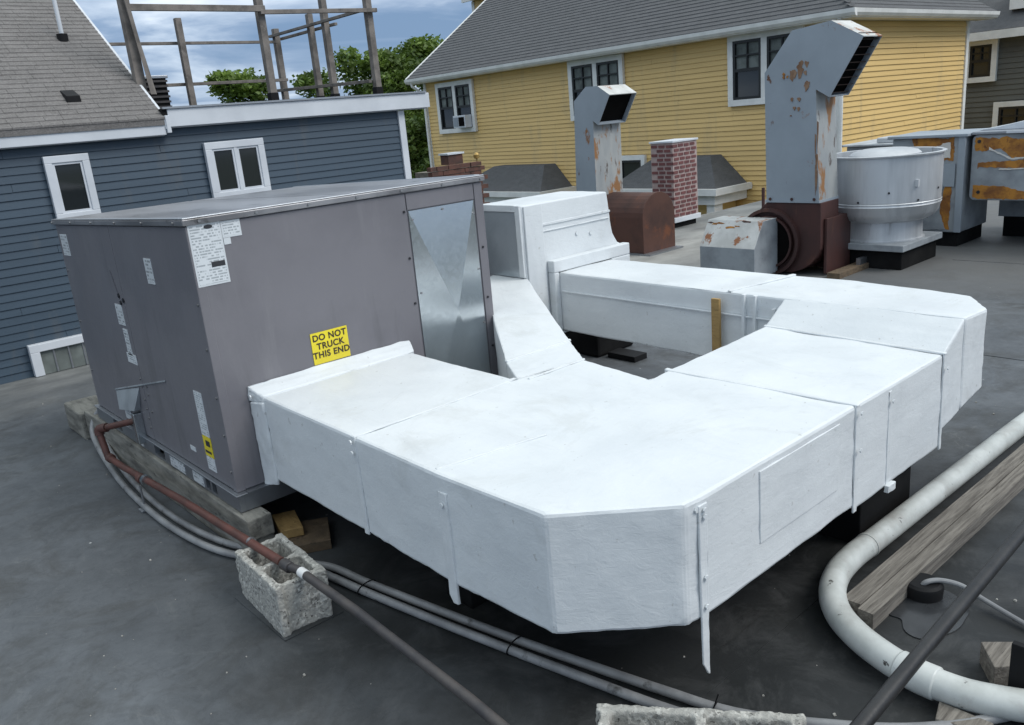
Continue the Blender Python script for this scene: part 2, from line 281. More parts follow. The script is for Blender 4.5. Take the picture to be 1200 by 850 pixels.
M['alu'] = surf('spun_aluminium', (0.66, 0.68, 0.70), (0.44, 0.46, 0.48), 3.5, rough=0.40, rough2=0.55, metal=0.5, bump=0.05, stretch=(1, 1, .12), extra=[((0.25, 0.25, 0.25), 7, .58, .72, (1, 1, .15))])
M['alu_light'] = surf('pale_aluminium', (0.62, 0.64, 0.66), (0.5, 0.52, 0.54), 4, rough=0.5, metal=0.3, bump=0.05)
M['hoodgrey'] = surf('dull_grey_paint', (0.33, 0.36, 0.385), (0.22, 0.24, 0.26), 4, rough=0.5, bump=0.15, bscale=10, extra=[((0.10, 0.085, 0.07), 9, 0.68, 0.72)])
M['peel'] = surf('orange_primer', (0.46, 0.20, 0.030), (0.24, 0.095, 0.022), 9, lo=.42, hi=.58, rough=0.7, bump=0.3, bscale=25, extra=[((0.12, 0.04, 0.015), 12, 0.58, 0.68)])
M['streak'] = surf('brown_rust_bloom', (0.30, 0.19, 0.12), (0.19, 0.10, 0.055), 14, rough=0.8, bump=0.3, bscale=30)
M['peel_edge'] = surf('curled_pale_paint', (0.66, 0.64, 0.60), rough=0.6, bump=0.2)
M['mortar'] = surf('pale_mortar', (0.44, 0.35, 0.33), (0.36, 0.28, 0.265), 10, rough=0.9, bump=0.2)
M['brick'] = surf('plum_red_brick', (0.185, 0.070, 0.068), (0.125, 0.050, 0.052), 12, rough=0.85, bump=0.3, bscale=60)
M['oldbrick'] = surf('old_brown_brick', (0.13, 0.06, 0.045), (0.075, 0.045, 0.038), 9, rough=0.9, bump=0.4, bscale=60)
M['oldmortar'] = surf('old_mortar', (0.22, 0.20, 0.17), (0.14, 0.13, 0.11), 9, rough=0.95, bump=0.4)
M['ground'] = surf('distant_grass', (0.05, 0.075, 0.03), (0.08, 0.08, 0.06), 0.1, rough=0.95, bump=0)
M['wallbrick'] = surf('rendered_wall', (0.22, 0.20, 0.18), (0.17, 0.155, 0.14), 1, rough=0.9, bump=0.2)
M['leaf'] = leaf_material('green_leaf', (0.12, 0.20, 0.03), (0.23, 0.33, 0.065))
M['leaf_dark'] = leaf_material('dark_green_leaf', (0.085, 0.150, 0.026), (0.165, 0.245, 0.050))
M['bark'] = surf('bark', (0.06, 0.05, 0.04), (0.10, 0.085, 0.07), 6, rough=0.9, bump=0.4)
M['lamp'] = surf('aged_brass', (0.45, 0.30, 0.10), rough=0.4, metal=0.5, bump=0)

# ------------------------------------------------------------------ mesh helpers
class MB:
    def __init__(s): s.v = []; s.f = []
    def add(s, vs, fs):
        n = len(s.v); s.v += [tuple(v) for v in vs]; s.f += [tuple(i + n for i in f) for f in fs]; return s
    def box(s, x0, x1, y0, y1, z0, z1):
        return s.hexa([(x0, y0, z0), (x1, y0, z0), (x1, y1, z0), (x0, y1, z0), (x0, y0, z1), (x1, y0, z1), (x1, y1, z1), (x0, y1, z1)])
    def hexa(s, p):
        return s.add(p, [(3, 2, 1, 0), (4, 5, 6, 7), (0, 1, 5, 4), (1, 2, 6, 5), (2, 3, 7, 6), (3, 0, 4, 7)])
    def prism(s, poly, z0=0, z1=None):
        """poly: list of (x,y) or (x,y,zbottom,ztop), counter-clockwise from above"""
        n = len(poly); q = [(p[0], p[1], p[2], p[3]) if len(p) > 2 else (p[0], p[1], z0, z1) for p in poly]
        a = sum(q[i][0] * q[(i + 1) % n][1] - q[(i + 1) % n][0] * q[i][1] for i in range(n))
        if a < 0: q.reverse()
        vs = [(p[0], p[1], p[2]) for p in q] + [(p[0], p[1], p[3]) for p in q]
        return s.add(vs, [tuple(range(n - 1, -1, -1)), tuple(range(n, 2 * n))] + [(i, (i + 1) % n, n + (i + 1) % n, n + i) for i in range(n)])
    def extr(s, prof, axis, a0, a1):
        """profile in the plane across axis ('x': (y,z), 'y': (x,z)), extruded from a0 to a1"""
        n = len(prof)
        f = (lambda a, p: (a, p[0], p[1])) if axis == 'x' else (lambda a, p: (p[0], a, p[1]))
        vs = [f(a0, p) for p in prof] + [f(a1, p) for p in prof]
        return s.add(vs, [tuple(range(n - 1, -1, -1)), tuple(range(n, 2 * n))] + [(i, (i + 1) % n, n + (i + 1) % n, n + i) for i in range(n)])
    def tube(s, pts, r, seg=12, cap=True):
        pts = [Vector(p) for p in pts]; n = len(pts); rings = []
        rr = r if isinstance(r, (list, tuple)) else [r] * n
        t0 = (pts[1] - pts[0]).normalized(); a = t0.orthogonal().normalized()
        for i, p in enumerate(pts):
            t = ((pts[min(i + 1, n - 1)] - pts[max(i - 1, 0)])).normalized()
            a = (a - t * a.dot(t)).normalized(); b = t.cross(a)
            rings.append([p + (a * math.cos(2 * math.pi * k / seg) + b * math.sin(2 * math.pi * k / seg)) * rr[i] for k in range(seg)])
        vs = [v for g in rings for v in g]; fs = []
        for i in range(n - 1):
            for k in range(seg):
                fs.append((i * seg + k, i * seg + (k + 1) % seg, (i + 1) * seg + (k + 1) % seg, (i + 1) * seg + k))
        if cap: fs += [tuple(range(seg - 1, -1, -1)), tuple((n - 1) * seg + k for k in range(seg))]
        return s.add(vs, fs)
    def lathe(s, prof, c, seg=48):
        vs = []; fs = []; n = len(prof)
        for k in range(seg):
            a = 2 * math.pi * k / seg
            vs += [(c[0] + r * math.cos(a), c[1] + r * math.sin(a), c[2] + z) for r, z in prof]
        for k in range(seg):
            for i in range(n - 1):
                fs.append((k * n + i, ((k + 1) % seg) * n + i, ((k + 1) % seg) * n + i + 1, k * n + i + 1))
        return s.add(vs, fs)
    def build(s, name, mat, parent=None, smooth=False, bevel=0.0, seg=2, kind=None, wavy=0.0, levels=3, wscale=0.25):
        me = bpy.data.meshes.new(name); me.from_pydata(s.v, [], s.f); me.update()
        me.materials.append(mat)
        o = bpy.data.objects.new(name, me); COL.objects.link(o)
        bm = bmesh.new(); bm.from_mesh(me); bmesh.ops.recalc_face_normals(bm, faces=bm.faces); bm.to_mesh(me); bm.free()
        if smooth:
            for p in me.polygons: p.use_smooth = True
            me.set_sharp_from_angle(angle=R(35))
        if bevel:
            b = o.modifiers.new('edge', 'BEVEL'); b.width = bevel; b.segments = seg; b.limit_method = 'ANGLE'; b.angle_limit = R(28); b.harden_normals = False
        if wavy:
            sb = o.modifiers.new('fine', 'SUBSURF'); sb.subdivision_type = 'SIMPLE'; sb.levels = levels; sb.render_levels = levels
            d = o.modifiers.new('waves', 'DISPLACE'); d.texture = wave_tex(wscale); d.strength = wavy; d.mid_level = 0.5; d.texture_coords = 'GLOBAL'
            d2 = o.modifiers.new('lumps', 'DISPLACE'); d2.texture = wave_tex(.035); d2.strength = min(.005, wavy * .5); d2.mid_level = .5; d2.texture_coords = 'GLOBAL'
            for p in me.polygons: p.use_smooth = True
            me.set_sharp_from_angle(angle=R(40))
        if parent is not None: put(o, parent)
        if kind: o['kind'] = kind
        return o
_wt = {}
def wave_tex(sc):
    if sc not in _wt:
        t = bpy.data.textures.new('waves', 'CLOUDS'); t.noise_scale = sc; t.noise_depth = 2; _wt[sc] = t
    return _wt[sc]
def put(o, parent):
    o.parent = parent; o.matrix_parent_inverse = PMI.get(parent.name, Matrix())
PMI = {}
def thing(name, label, cat, loc, group=None):
    o = bpy.data.objects.new(name, None); COL.objects.link(o); o.location = loc; o.empty_display_size = 0.2
    o['label'] = label; o['category'] = cat
    if group: o['group'] = group
    PMI[o.name] = Matrix.Translation(-Vector(loc)); return o
def tag(o, label, cat, group=None):
    o['label'] = label; o['category'] = cat
    if group: o['group'] = group
    if o.type == 'MESH' and o.parent is None:      # move the origin to the base of the thing
        xs = [v.co for v in o.data.vertices]
        c = Vector((sum(p.x for p in xs) / len(xs), sum(p.y for p in xs) / len(xs), min(p.z for p in xs)))
        o.data.transform(Matrix.Translation(-c)); o.location = c
    return o
def struct(o): o['kind'] = 'structure'; return o
def share(o, name, loc, parent, rot=None, mat=None):
    """another piece with the same mesh data"""
    c = bpy.data.objects.new(name, o.data); COL.objects.link(c); c.location = loc
    if rot: c.rotation_euler = rot
    put(c, parent); return c
def smooth_path(pts, n=8):
    P = [Vector(p) for p in pts]; out = []
    for i in range(len(P) - 1):
        p0 = P[max(i - 1, 0)]; p1 = P[i]; p2 = P[i + 1]; p3 = P[min(i + 2, len(P) - 1)]
        for k in range(n):
            t = k / n
            out.append(0.5 * ((2 * p1) + (p2 - p0) * t + (2 * p0 - 5 * p1 + 4 * p2 - p3) * t * t + (3 * p1 - p0 - 3 * p2 + p3) * t ** 3))
    out.append(P[-1]); return out
def screws(parent, pts, axis, mat, r=0.006, name='screw'):
    """small hex heads on a face whose outward direction is axis"""
    a = Vector(axis)
    m0 = MB(); m0.tube([(0, 0, 0), a * 0.005], r, 6); me = None
    for p in pts:
        if me is None:
            o = m0.build(name, mat); me = o; o.location = p; put(o, parent)
        else: share(me, name, p, parent)

# ------------------------------------------------------------------ ground and our flat roof
g = MB(); g.add([(-600, -600, -6.5), (900, -600, -6.5), (900, 900, -6.5), (-600, 900, -6.5)], [(0, 1, 2, 3)])
struct(g.build('ground', M['ground']))
poly = [(-9, -8), (14, -8), (14, 7.5), (9.45, 7.5), (9.45, 11), (5.20, 11), (5.20, 7.42), (-9, 7.42)]
b = MB(); b.prism(poly, -6.5, -0.02); struct(b.build('building_walls', M['wallbrick']))
b = MB(); b.prism([(x + (0.03 if x > 5 else -0.03), y) for x, y in poly], -0.15, 0.0)
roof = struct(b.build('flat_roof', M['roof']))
def lap(pts, wdt, z=0.0035):
    """a membrane lap along a line"""
    a = Vector(pts[0]); c = Vector(pts[1]); n = 26; d = (c - a).normalized(); q = Vector((-d.y, d.x)) * wdt / 2
    mb = MB(); top = []; bot = []
    for i in range(n + 1):
        p = a.lerp(c, i / n); j = 0.008 * noise.noise(Vector((p.x * 3, p.y * 3, 0)))
        top.append((p.x + q.x + j, p.y + q.y + j)); bot.append((p.x - q.x, p.y - q.y))
    for i in range(n):
        mb.prism([bot[i], bot[i + 1], top[i + 1], top[i]], -0.001, z)
    o = mb.build('membrane_lap', M['roof'], roof)
for p, wd in ((((-3, 1.24), (2.9, 1.29)), 0.09), (((5.36, -5), (5.36, 2.6)), 0.10), (((8.2, -5), (8.2, 3.1)), 0.1), (((3.9, 0.4), (9, 0.35)), 0.09)):
    lap(p, wd)
mb = MB(); ring = []
for i in range(64):
    a = 2 * math.pi * i / 64; r = 0.19 + 0.035 * noise.noise(Vector((math.cos(a) * 1.5, math.sin(a) * 1.5, 4)))
    r *= .85 + .4 * noise.noise(Vector((math.cos(a) * 1.3, math.sin(a) * 1.3, 1)))
    ring.append((2.47 + r * .9 * math.cos(a), 0.95 + r * .75 * math.sin(a)))
mb.prism(ring, 0.0005, 0.004); struct(mb.build('damp_patch', M['wet'], roof))

rs = random.Random(31); mb = MB()
for i in range(420):
    if i < 330: x, y = rs.uniform(-.6, 3.2), rs.uniform(.5, 6.5)
    else: x, y = rs.uniform(4, 9), rs.uniform(-1, 6)
    s_ = rs.choice((.002, .0025, .003, .004, .006)) ; a = rs.uniform(0, 3.1); ca, sa = math.cos(a) * s_, math.sin(a) * s_
    mb.hexa([(x - ca, y - sa, .0005), (x + sa, y - ca, .0005), (x + ca, y + sa, .0005), (x - sa, y + ca, .0005), (x - ca * .6, y - sa * .6, s_), (x + sa * .5, y - ca * .5, s_), (x + ca * .7, y + sa * .7, s_ * .8), (x - sa, y + ca, s_ * .7)])
o = mb.build('roof_grit', M['grit']); o['kind'] = 'stuff'; tag(o, 'small pale chips and grit scattered over the dark roof', 'grit')
# ------------------------------------------------------------------ rooftop air handling unit
UX0, UX1, UY0, UY1, UZ0, UZ1 = 1.155, 2.60, 3.16, 5.04, 0.272, 1.366
U = thing('rooftop_unit', 'large grey rooftop air conditioning cabinet with stickers, white duct fixed to its front', 'air conditioner', (1.88, 4.1, 0.19))
mb = MB(); mb.box(UX0 + .006, UX1 - .006, UY0 + .006, UY1 - .006, UZ0, UZ1 - .001); mb.build('cabinet', M['unit'], U)
# side panels on the left face, with real joints
ys = [UY0 + .002, 4.115, UY1 - .002]
for a, c in zip(ys[:-1], ys[1:]):
    mb = MB(); mb.box(UX0 - .001, UX0 + .008, a + .0025, c - .0025, UZ0 + .004, UZ1 - .006); mb.build('side_panel', M['unit'], U, bevel=.002)
xs = [UX0 + .002, UX1 - .07, UX1]
mb = MB(); mb.box(UX0 + .0, 2.150, UY0 - .001, UY0 + .008, UZ0 + .004, UZ1 - .006); mb.build('front_panel', M['unit'], U, bevel=.002)
mb = MB(); mb.box(2.550, UX1, UY0 - .001, UY0 + .008, UZ0 + .004, UZ1 - .006).box(2.155, 2.5455, UY0 - .001, UY0 + .008, 1.285, UZ1 - .006); mb.build('corner_post', M['unit'], U, bevel=.002)
mb = MB(); mb.box(UX0 - .003, UX0 + .035, UY0 - .003, UY0 + .035, UZ0, UZ1 - .006); mb.build('corner_post', M['unit'], U, bevel=.003)
# lid
mb = MB(); mb.box(UX0 - .014, UX1 + .014, UY0 - .014, UY1 + .014, UZ1 - .002, UZ1 + .022); lid = mb.build('lid', M['lid'], U, bevel=.004)
for x0, x1 in ((UX0 + .02, 1.88), (1.90, UX1 - .02)):
    mb = MB(); mb.box(x0, x1, UY0 + .03, UY1 - .03, UZ1 + .0215, UZ1 + .028); o = mb.build('lid_sheet', M['lid'], U, bevel=.003)
mb = MB(); mb.box(UX0 - .012, UX1 + .012, UY0 - .012, UY0 + .02, UZ1 + .0225, UZ1 + .028); mb.build('lid_flange', M['galv_dull'], U, bevel=.003)
mb = MB(); mb.box(UX0 - .012, UX0 + .02, UY0 + .022, UY1 + .012, UZ1 + .0225, UZ1 + .028); mb.build('lid_flange', M['galv_dull'], U, bevel=.003)
mb = MB(); mb.box(UX1 - .02, UX1 + .012, UY0 + .022, UY1 + .012, UZ1 + .0225, UZ1 + .030); mb.build('lid_flange', M['galv_dull'], U, bevel=.003)
screws(U, [(UX0 + .05 + i * .23, UY0 - .014, UZ1 + .010) for i in range(7)], (0, -1, 0), M['screw'])
screws(U, [(UX0 - .014, UY0 + .08 + i * .36, UZ1 + .009) for i in range(6)], (-1, 0, 0), M['screw'])
screws(U, [(UX0 - .003, UY0 + .018, z) for z in (.36, .52, .68, .88, 1.06)] + [(UX0 - .001, 4.135, z) for z in (.34, .39, .44, .49, .56, .60)] + [(UX0 - .001, 4.06, z) for z in (.44, .53, .57)] + [(UX0 - .001, 5.0, z) for z in (.5, .8, 1.1)], (-1, 0, 0), M['screw'])
screws(U, [(UX0 - .001, y, z) for y, z in ((4.175, 1.02), (4.165, .985), (4.12, 1.0))], (-1, 0, 0), M['dark_screw'], .012, 'bolt')
screws(U, [(2.135, UY0 - .001, z) for z in (.86, 1.07, 1.28)] + [(UX1 - .03, UY0 - .001, z) for z in (.55, .8, 1.05)], (0, -1, 0), M['dark_screw'])
# galvanised cross-broken panel on the front
def D_(): return globals().get('D')
def cross_panel(p00, p10, p11, p01, nrm, h, name, parent, split=0.5):
    """four facets meeting at a raised centre"""
    p = [Vector(q) for q in (p00, p10, p11, p01)]; n = Vector(nrm)
    c = (p[0] + p[1]) * (1 - split) / 2 + (p[2] + p[3]) * split / 2 + n * h
    q = [v + n * .004 for v in p]
    mb = MB(); mb.add(p + q + [c], [(4, 5, 8), (5, 6, 8), (6, 7, 8), (7, 4, 8), (3, 2, 1, 0), (0, 1, 5, 4), (1, 2, 6, 5), (2, 3, 7, 6), (3, 0, 4, 7)])
    return mb.build(name, M['galv_flat' if parent is D_() else 'galv'], parent)
cross_panel((2.160, UY0 + .004, UZ0 + .01), (2.541, UY0 + .004, UZ0 + .01), (2.541, UY0 + .004, 1.28), (2.160, UY0 + .004, 1.28), (0, -1, 0), .045, 'galvanised_panel', U, .50)
screws(U, [(2.175, UY0 - .001, 1.24), (2.53, UY0 - .001, 1.22), (2.53, UY0 - .001, .95), (2.53, UY0 - .001, .68), (2.175, UY0 - .001, .9), (2.35, UY0 - .001, 1.265)], (0, -1, 0), M['screw'])
# recess handle, drain hood, bracket
mb = MB(); mb.extr([(4.235, 1.14), (4.225, 1.145), (4.17, 1.02), (4.18, 1.0)], 'x', UX0 - .0025, UX0 - .0009); mb.build('scuff', M['pull'], U)
q0, q1 = UX0 - .0012, UX0 - .034
mb2 = MB(); mb2.hexa([(q0, 4.50, .370), (q1, 4.50, .370), (q1, 4.24, .415), (q0, 4.24, .415), (q0, 4.60, .452), (UX0 - .004, 4.60, .452), (UX0 - .004, 4.18, .545), (q0, 4.18, .545)]); mb2.build('drain_hood', M['hoodgrey'], U, bevel=.003)
mb2 = MB(); mb2.extr([(4.605, .462), (3.76, .658), (3.76, .650), (4.605, .453)], 'x', UX0 - .007, UX0 - .0012); mb2.build('drain_hood_highlight', M['hoodgrey'], U, bevel=.002)  # pale strip standing in for the highlight along the crease
mb = MB(); mb.box(UX0 - .045, UX0 - .001, 4.235, 4.27, .235, .40); mb.build('pipe_bracket', M['galv'], U, bevel=.003)
# stickers
def sticker(x, y, z, w_, h, face, mat=None, parent=None, d=.0022, name='sticker', shear=0):
    mb = MB()
    if face == 'left': mb.box(UX0 - .0012 - d, UX0 - .0012, y, y + w_, z, z + h)
    else: mb.box(x, x + w_, UY0 - .0012 - d, UY0 - .0012, z, z + h)
    o = mb.build(name, M['paper'] if mat is not M['yellow_sign'] else mat, parent or U)
    if mat is not M['yellow_sign'] and w_ > .05 and h > .03:          # the printed area, inside a blank margin
        mb = MB(); q = .007
        if face == 'left': mb.box(UX0 - .0016 - d, UX0 - .0011 - d, y + q, y + w_ - q, z + q, z + h - q)
        else: mb.box(x + q, x + w_ - q, UY0 - .0016 - d, UY0 - .0011 - d, z + q, z + h - q)
        mb.build('print', mat or M['label'], o)
    return o
s1 = sticker(1.160, 0, 1.128, .128, .236, 'front'); s1['label'] = 'tall white data sticker'
sticker(1.2895, 0, 1.298, .078, .064, 'front'); sticker(1.2905, 0, 1.272, .028, .025, 'front')
mb = MB(); mb.box(1.226, 1.280, UY0 - .0055, UY0 - .0035, 1.196, 1.216); mb.build('dark_emblem', M['ink'], s1, bevel=.004)
mb = MB(); pts = [(1.239 + .017 * math.cos(a * math.pi / 8), 1.350 + .0075 * math.sin(a * math.pi / 8)) for a in range(16)]
mb.extr(pts, 'y', UY0 - .0053, UY0 - .0035); mb.build('oval_emblem', M['ink'], s1)
sticker(0, 4.86, 1.19, .13, .12, 'left', M['label2']); sticker(0, 3.62, 1.112, .085, .112, 'left', M['label2'])
sticker(0, 4.17, .868, .10, .105, 'left', M['label2']); sticker(0, 4.165, .715, .065, .135, 'left', M['label2']); sticker(0, 4.12, .672, .135, .05, 'left')
l2 = sticker(0, 3.345, .47, .085, .20, 'left'); l3 = sticker(0, 3.345, .375, .085, .093, 'left', M['yellow_sign']); l3['label'] = 'yellow warning sticker'
sticker(0, 3.345, .31, .085, .062, 'left'); sticker(0, 4.42, .31, .10, .09, 'left', M['label2']); sticker(0, 3.55, .355, .06, .022, 'left', M['label2']); sticker(0, 4.50, .37, .04, .02, 'left', M['label2'])
mb = MB(); mb.box(UX0 - .0055, UX0 - .0035, 3.36, 3.40, .425, .45).box(UX0 - .0055, UX0 - .0035, 3.36, 3.42, .392, .402); mb.build('print', M['ink'], l3)
# base rail with fork slots
mb = MB()
sl = [(3.36, 3.41), (3.43, 3.48), (3.98, 4.12), (4.62, 4.76)]; y = UY0 - .03; rz0, rz1 = .195, .265
for a, c in sl:
    mb.box(UX0 - .012, UX0 + .012, y, a, rz0, rz1); mb.box(UX0 - .012, UX0 + .012, a, c, rz0, rz0 + .012); mb.box(UX0 - .012, UX0 + .012, a, c, rz1 - .012, rz1); y = c
mb.box(UX0 - .012, UX0 + .012, y, UY1 + .02, rz0, rz1)
mb.build('base_rail', M['galv_dull'], U)
mb = MB(); mb.box(UX0 - .022, UX0 + .03, UY0 - .035, UY1 + .025, rz1 + .0005, UZ0 - .0005); mb.build('rail_flange', M['galv_dull'], U, bevel=.002)
mb = MB(); mb.box(UX0 + .0125, UX1, UY0 - .03, UY0 - .006, rz0, rz1); mb.build('base_rail', M['galv_dull'], U)
mb = MB(); mb.box(UX0 + .031, UX1, UY0 - .035, UY0 + .01, rz1 + .0005, UZ0 - .0005); mb.build('rail_flange', M['galv_dull'], U)
mb = MB(); mb.box(UX0 + .03, UX1 - .02, UY0 + .02, UY1 - .02, .20, .2715); mb.build('base_pan', M['black'], U)
for y0, wd in ((3.50, .12), (3.72, .18), (4.28, .09)):
    mb = MB(); mb.box(UX0 - .0148, UX0 - .0125, y0, y0 + wd, .205, .252); mb.build('sticker', M['label2'], U)
# yellow notice
sg = MB(); sg.box(1.584, 1.762, UY0 - .0040, UY0 - .0015, .705, .842); sg = sg.build('warning_sign', M['yellow_sign'], U); sg['label'] = 'yellow sticker reading DO NOT TRUCK THIS END'
for i, tx in enumerate(('DO NOT', 'TRUCK', 'THIS END')):
    cu = bpy.data.curves.new('lettering', 'FONT'); cu.body = tx; cu.size = .0385; cu.align_x = 'CENTER'; cu.extrude = .0006; cu.offset = .0009; cu.space_character = 1.08
    tmp = bpy.data.objects.new('tmp', cu); COL.objects.link(tmp); bpy.context.view_layer.update()
    me = bpy.data.meshes.new_from_object(tmp.evaluated_get(bpy.context.evaluated_depsgraph_get())); bpy.data.objects.remove(tmp)
    me.materials.clear(); me.materials.append(M['sign_ink']); me.transform(Matrix.Translation((1.673, UY0 - .0048, .806 - i * .0375)) @ Matrix.Rotation(R(90), 4, 'X'))
    o = bpy.data.objects.new('lettering', me); COL.objects.link(o); put(o, sg)

# the cabinet leans a little: its far side sits lower than its near side
for o in list(U.children_recursive):
    if o.type != 'MESH': continue
    dz = lambda x, y, z: -.030 * (y - UY0) * max(0, (z - .25)) / 1.1
    if o.location.length > .001:
        o.location.z += dz(*o.location)
    elif not o.data.get('leaned'):
        for v_ in o.data.vertices: v_.co.z += dz(*v_.co)
        o.data['leaned'] = 1
# ------------------------------------------------------------------ sleeper, blocks under the unit
t = thing('timber_sleeper', 'weathered grey sleeper under the left edge of the grey rooftop unit', 'sleeper', (1.18, 4.3, 0))
mb = MB(); mb.box(1.125, 1.232, 3.04, 5.30, .098, .190); mb.build('upper_beam', M['sleeper'], t, bevel=.006, wavy=.008, levels=4, wscale=.08)
mb = MB(); mb.box(1.128, 1.236, 3.06, 5.34, .0, .096); mb.build('lower_beam', M['sleeper'], t, bevel=.006, wavy=.006, levels=4, wscale=.08)
mb = MB(); mb.box(1.10, 1.30, 5.32, 5.68, .0, .17); o = mb.build('concrete_pad', M['sleeper'], bevel=.012, wavy=.01, wscale=.1); tag(o, 'pale square block at the far end of the sleeper by the blue house', 'block')
mb = MB(); mb.hexa([(1.26, 3.06, .045), (1.345, 3.02, .045), (1.40, 3.20, .045), (1.31, 3.24, .045), (1.26, 3.06, .085), (1.345, 3.02, .085), (1.40, 3.20, .085), (1.31, 3.24, .085)])
tag(mb.build('wood_block', M['new_wood'], bevel=.003), 'tan offcut of lumber on the roof beside the sleeper end', 'wood block')
mb = MB(); mb.hexa([(1.25, 2.98, .0), (1.40, 2.90, .0), (1.50, 3.10, .0), (1.33, 3.20, .0), (1.25, 2.98, .042), (1.40, 2.90, .042), (1.50, 3.10, .042), (1.33, 3.20, .042)])
tag(mb.build('plywood_scrap', M['ply'], bevel=.002), 'flat brown piece of board under the tan lumber offcut', 'board')

# ------------------------------------------------------------------ concrete blocks
def concrete_block(label, c, ang, L_=.39, W_=.19, H_=.19, z=0.0, seed=0):
    mb = MB(); hl, hw = L_ / 2, W_ / 2; tk = .027
    mb.box(-hw, -hw + tk, -hl, hl, 0, H_).box(hw - tk, hw, -hl, hl, 0, H_)
    for y0 in (-hl + .012, -.018, hl - .012 - tk): mb.box(-hw + .01, hw - .01, y0, y0 + tk, 0, H_ - .003)
    o = mb.build('concrete_block', M['block'])
    for p in [o.modifiers.new('m', 'REMESH')]: p.mode = 'VOXEL'; p.voxel_size = .0055; p.use_smooth_shade = True
    sm = o.modifiers.new('soft', 'SMOOTH'); sm.factor = .5; sm.iterations = 3
    d = o.modifiers.new('chips', 'DISPLACE'); d.texture = wave_tex(.045); d.strength = .009; d.texture_coords = 'LOCAL'; d.mid_level = .5
    d = o.modifiers.new('grit', 'DISPLACE'); d.texture = wave_tex(.012); d.strength = .007; d.texture_coords = 'LOCAL'; d.mid_level = .5
    o.location = (c[0], c[1], z); o.rotation_euler = (0, 0, ang)
    o['label'] = label; o['category'] = 'concrete block'; return o
concrete_block('rough speckled two-hole concrete block standing on the roof, carrying the rusty pipe', (1.068, 2.655), R(-3.5))
concrete_block('second speckled concrete block, mostly cut off at the bottom edge of the photo', (1.345, 1.018), R(37.7), L_=.51, W_=.20, z=0.004)
mb = MB(); mb.box(.955, 1.185, 2.448, 2.862, .0005, .004); tag(mb.build('rubber_pad', M['roof']), 'thin dark rubber pad under the speckled block that carries the pipe', 'pad')

# ------------------------------------------------------------------ white ductwork
D = thing('white_ductwork', 'bulky white coated sheet metal duct turning in a U over the dark roof', 'duct', (2.2, 2.2, .27))
ZT, ZB = .655, .29
def duct(name, poly, z0=ZB, z1=ZT, bev=.011, wavy=.010, levels=4):
    o = MB().prism(poly, z0, z1).build(name, M['coat'], D, bevel=bev, seg=2, wavy=wavy, levels=levels, wscale=.22)
    o.data.materials.append(M['underside'])                 # underside taken as uncoated, darkened to cut bounced light beneath the duct
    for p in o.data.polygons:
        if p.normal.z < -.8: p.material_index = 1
    return o
duct('straight_section', [(1.305, 3.10), (2.045, 3.10), (2.040, 2.388), (1.297, 2.388)])
duct('elbow', [(1.297, 2.384), (1.288, 1.90), (1.304, 1.462), (1.570, 1.214), (1.640, 1.207), (2.474, 1.207), (2.448, 1.950), (2.330, 1.942), (2.384, 2.336), (2.046, 2.384)])
duct('straight_section', [(2.478, 1.207), (3.150, 1.207), (3.185, 1.985), (2.452, 1.952)], .277)
# sloping offset up to the far leg
duct('offset_section', [(3.154, 1.206, .340, .655), (3.330, 1.206, .372, .752), (3.345, 1.985, .372, .752), (3.189, 1.985, .340, .655)], bev=.008)
duct('far_leg', [(3.334, 1.206, .374, .753), (3.553, 1.206, .405, .742), (3.730, 1.330, .405, .748), (3.800, 1.90, .40, .752), (3.815, 3.462, .40, .752), (3.362, 3.462, .400, .752), (3.336, 2.0, .400, .752)])
# branch passing the unit's corner towards the hood box
duct('branch_flat', [(2.050, 2.388), (2.386, 2.340), (2.566, 2.598), (2.178, 2.598)], bev=.006)
duct('branch_slope', [(2.180, 2.602, .29, .655), (2.570, 2.602, .29, .655), (3.148, 3.49, .36, .750), (3.148, 3.80, .36, .750), (2.80, 3.60, .34, .745), (2.622, 3.20, .33, .705), (2.545, 3.10, .33, .700)], bev=.006)
# flange against the unit
mb = MB(); a0, a1, b0, b1 = 1.272, 2.078, .262, .702
w0, w1 = 3.085, 3.1575                                       # a flap tapering from the wall down on to the duct
mb.add([(a0, w1, ZT - .02), (a1, w1, ZT - .02), (a1, w1, b1), (a0, w1, b1), (1.302, w0, ZT - .02), (2.048, w0, ZT - .02), (2.048, w0, ZT + .006), (1.302, w0, ZT + .006)], [(0, 1, 2, 3), (4, 7, 6, 5), (0, 4, 5, 1), (3, 2, 6, 7), (0, 3, 7, 4), (1, 5, 6, 2)])
mb.add([(a0, w1, b0), (1.31, w1, b0), (1.31, w1, ZT - .021), (a0, w1, ZT - .021), (1.298, w0, b0 + .01), (1.31, w0, b0 + .01), (1.31, w0, ZT - .021), (1.298, w0, ZT - .021)], [(0, 1, 2, 3), (4, 7, 6, 5), (0, 4, 5, 1), (3, 2, 6, 7), (0, 3, 7, 4), (1, 5, 6, 2)])
mb.build('wall_flange', M['coat'], D, bevel=.010, seg=2, wavy=.014, levels=4, wscale=.07)
def strip(name, x0, x1, y0, y1, z0, z1, bev=.003, wv=.004):
    return MB().box(x0, x1, y0, y1, z0, z1).build(name, M['coat'], D, bevel=bev, wavy=wv, levels=4, wscale=.05)
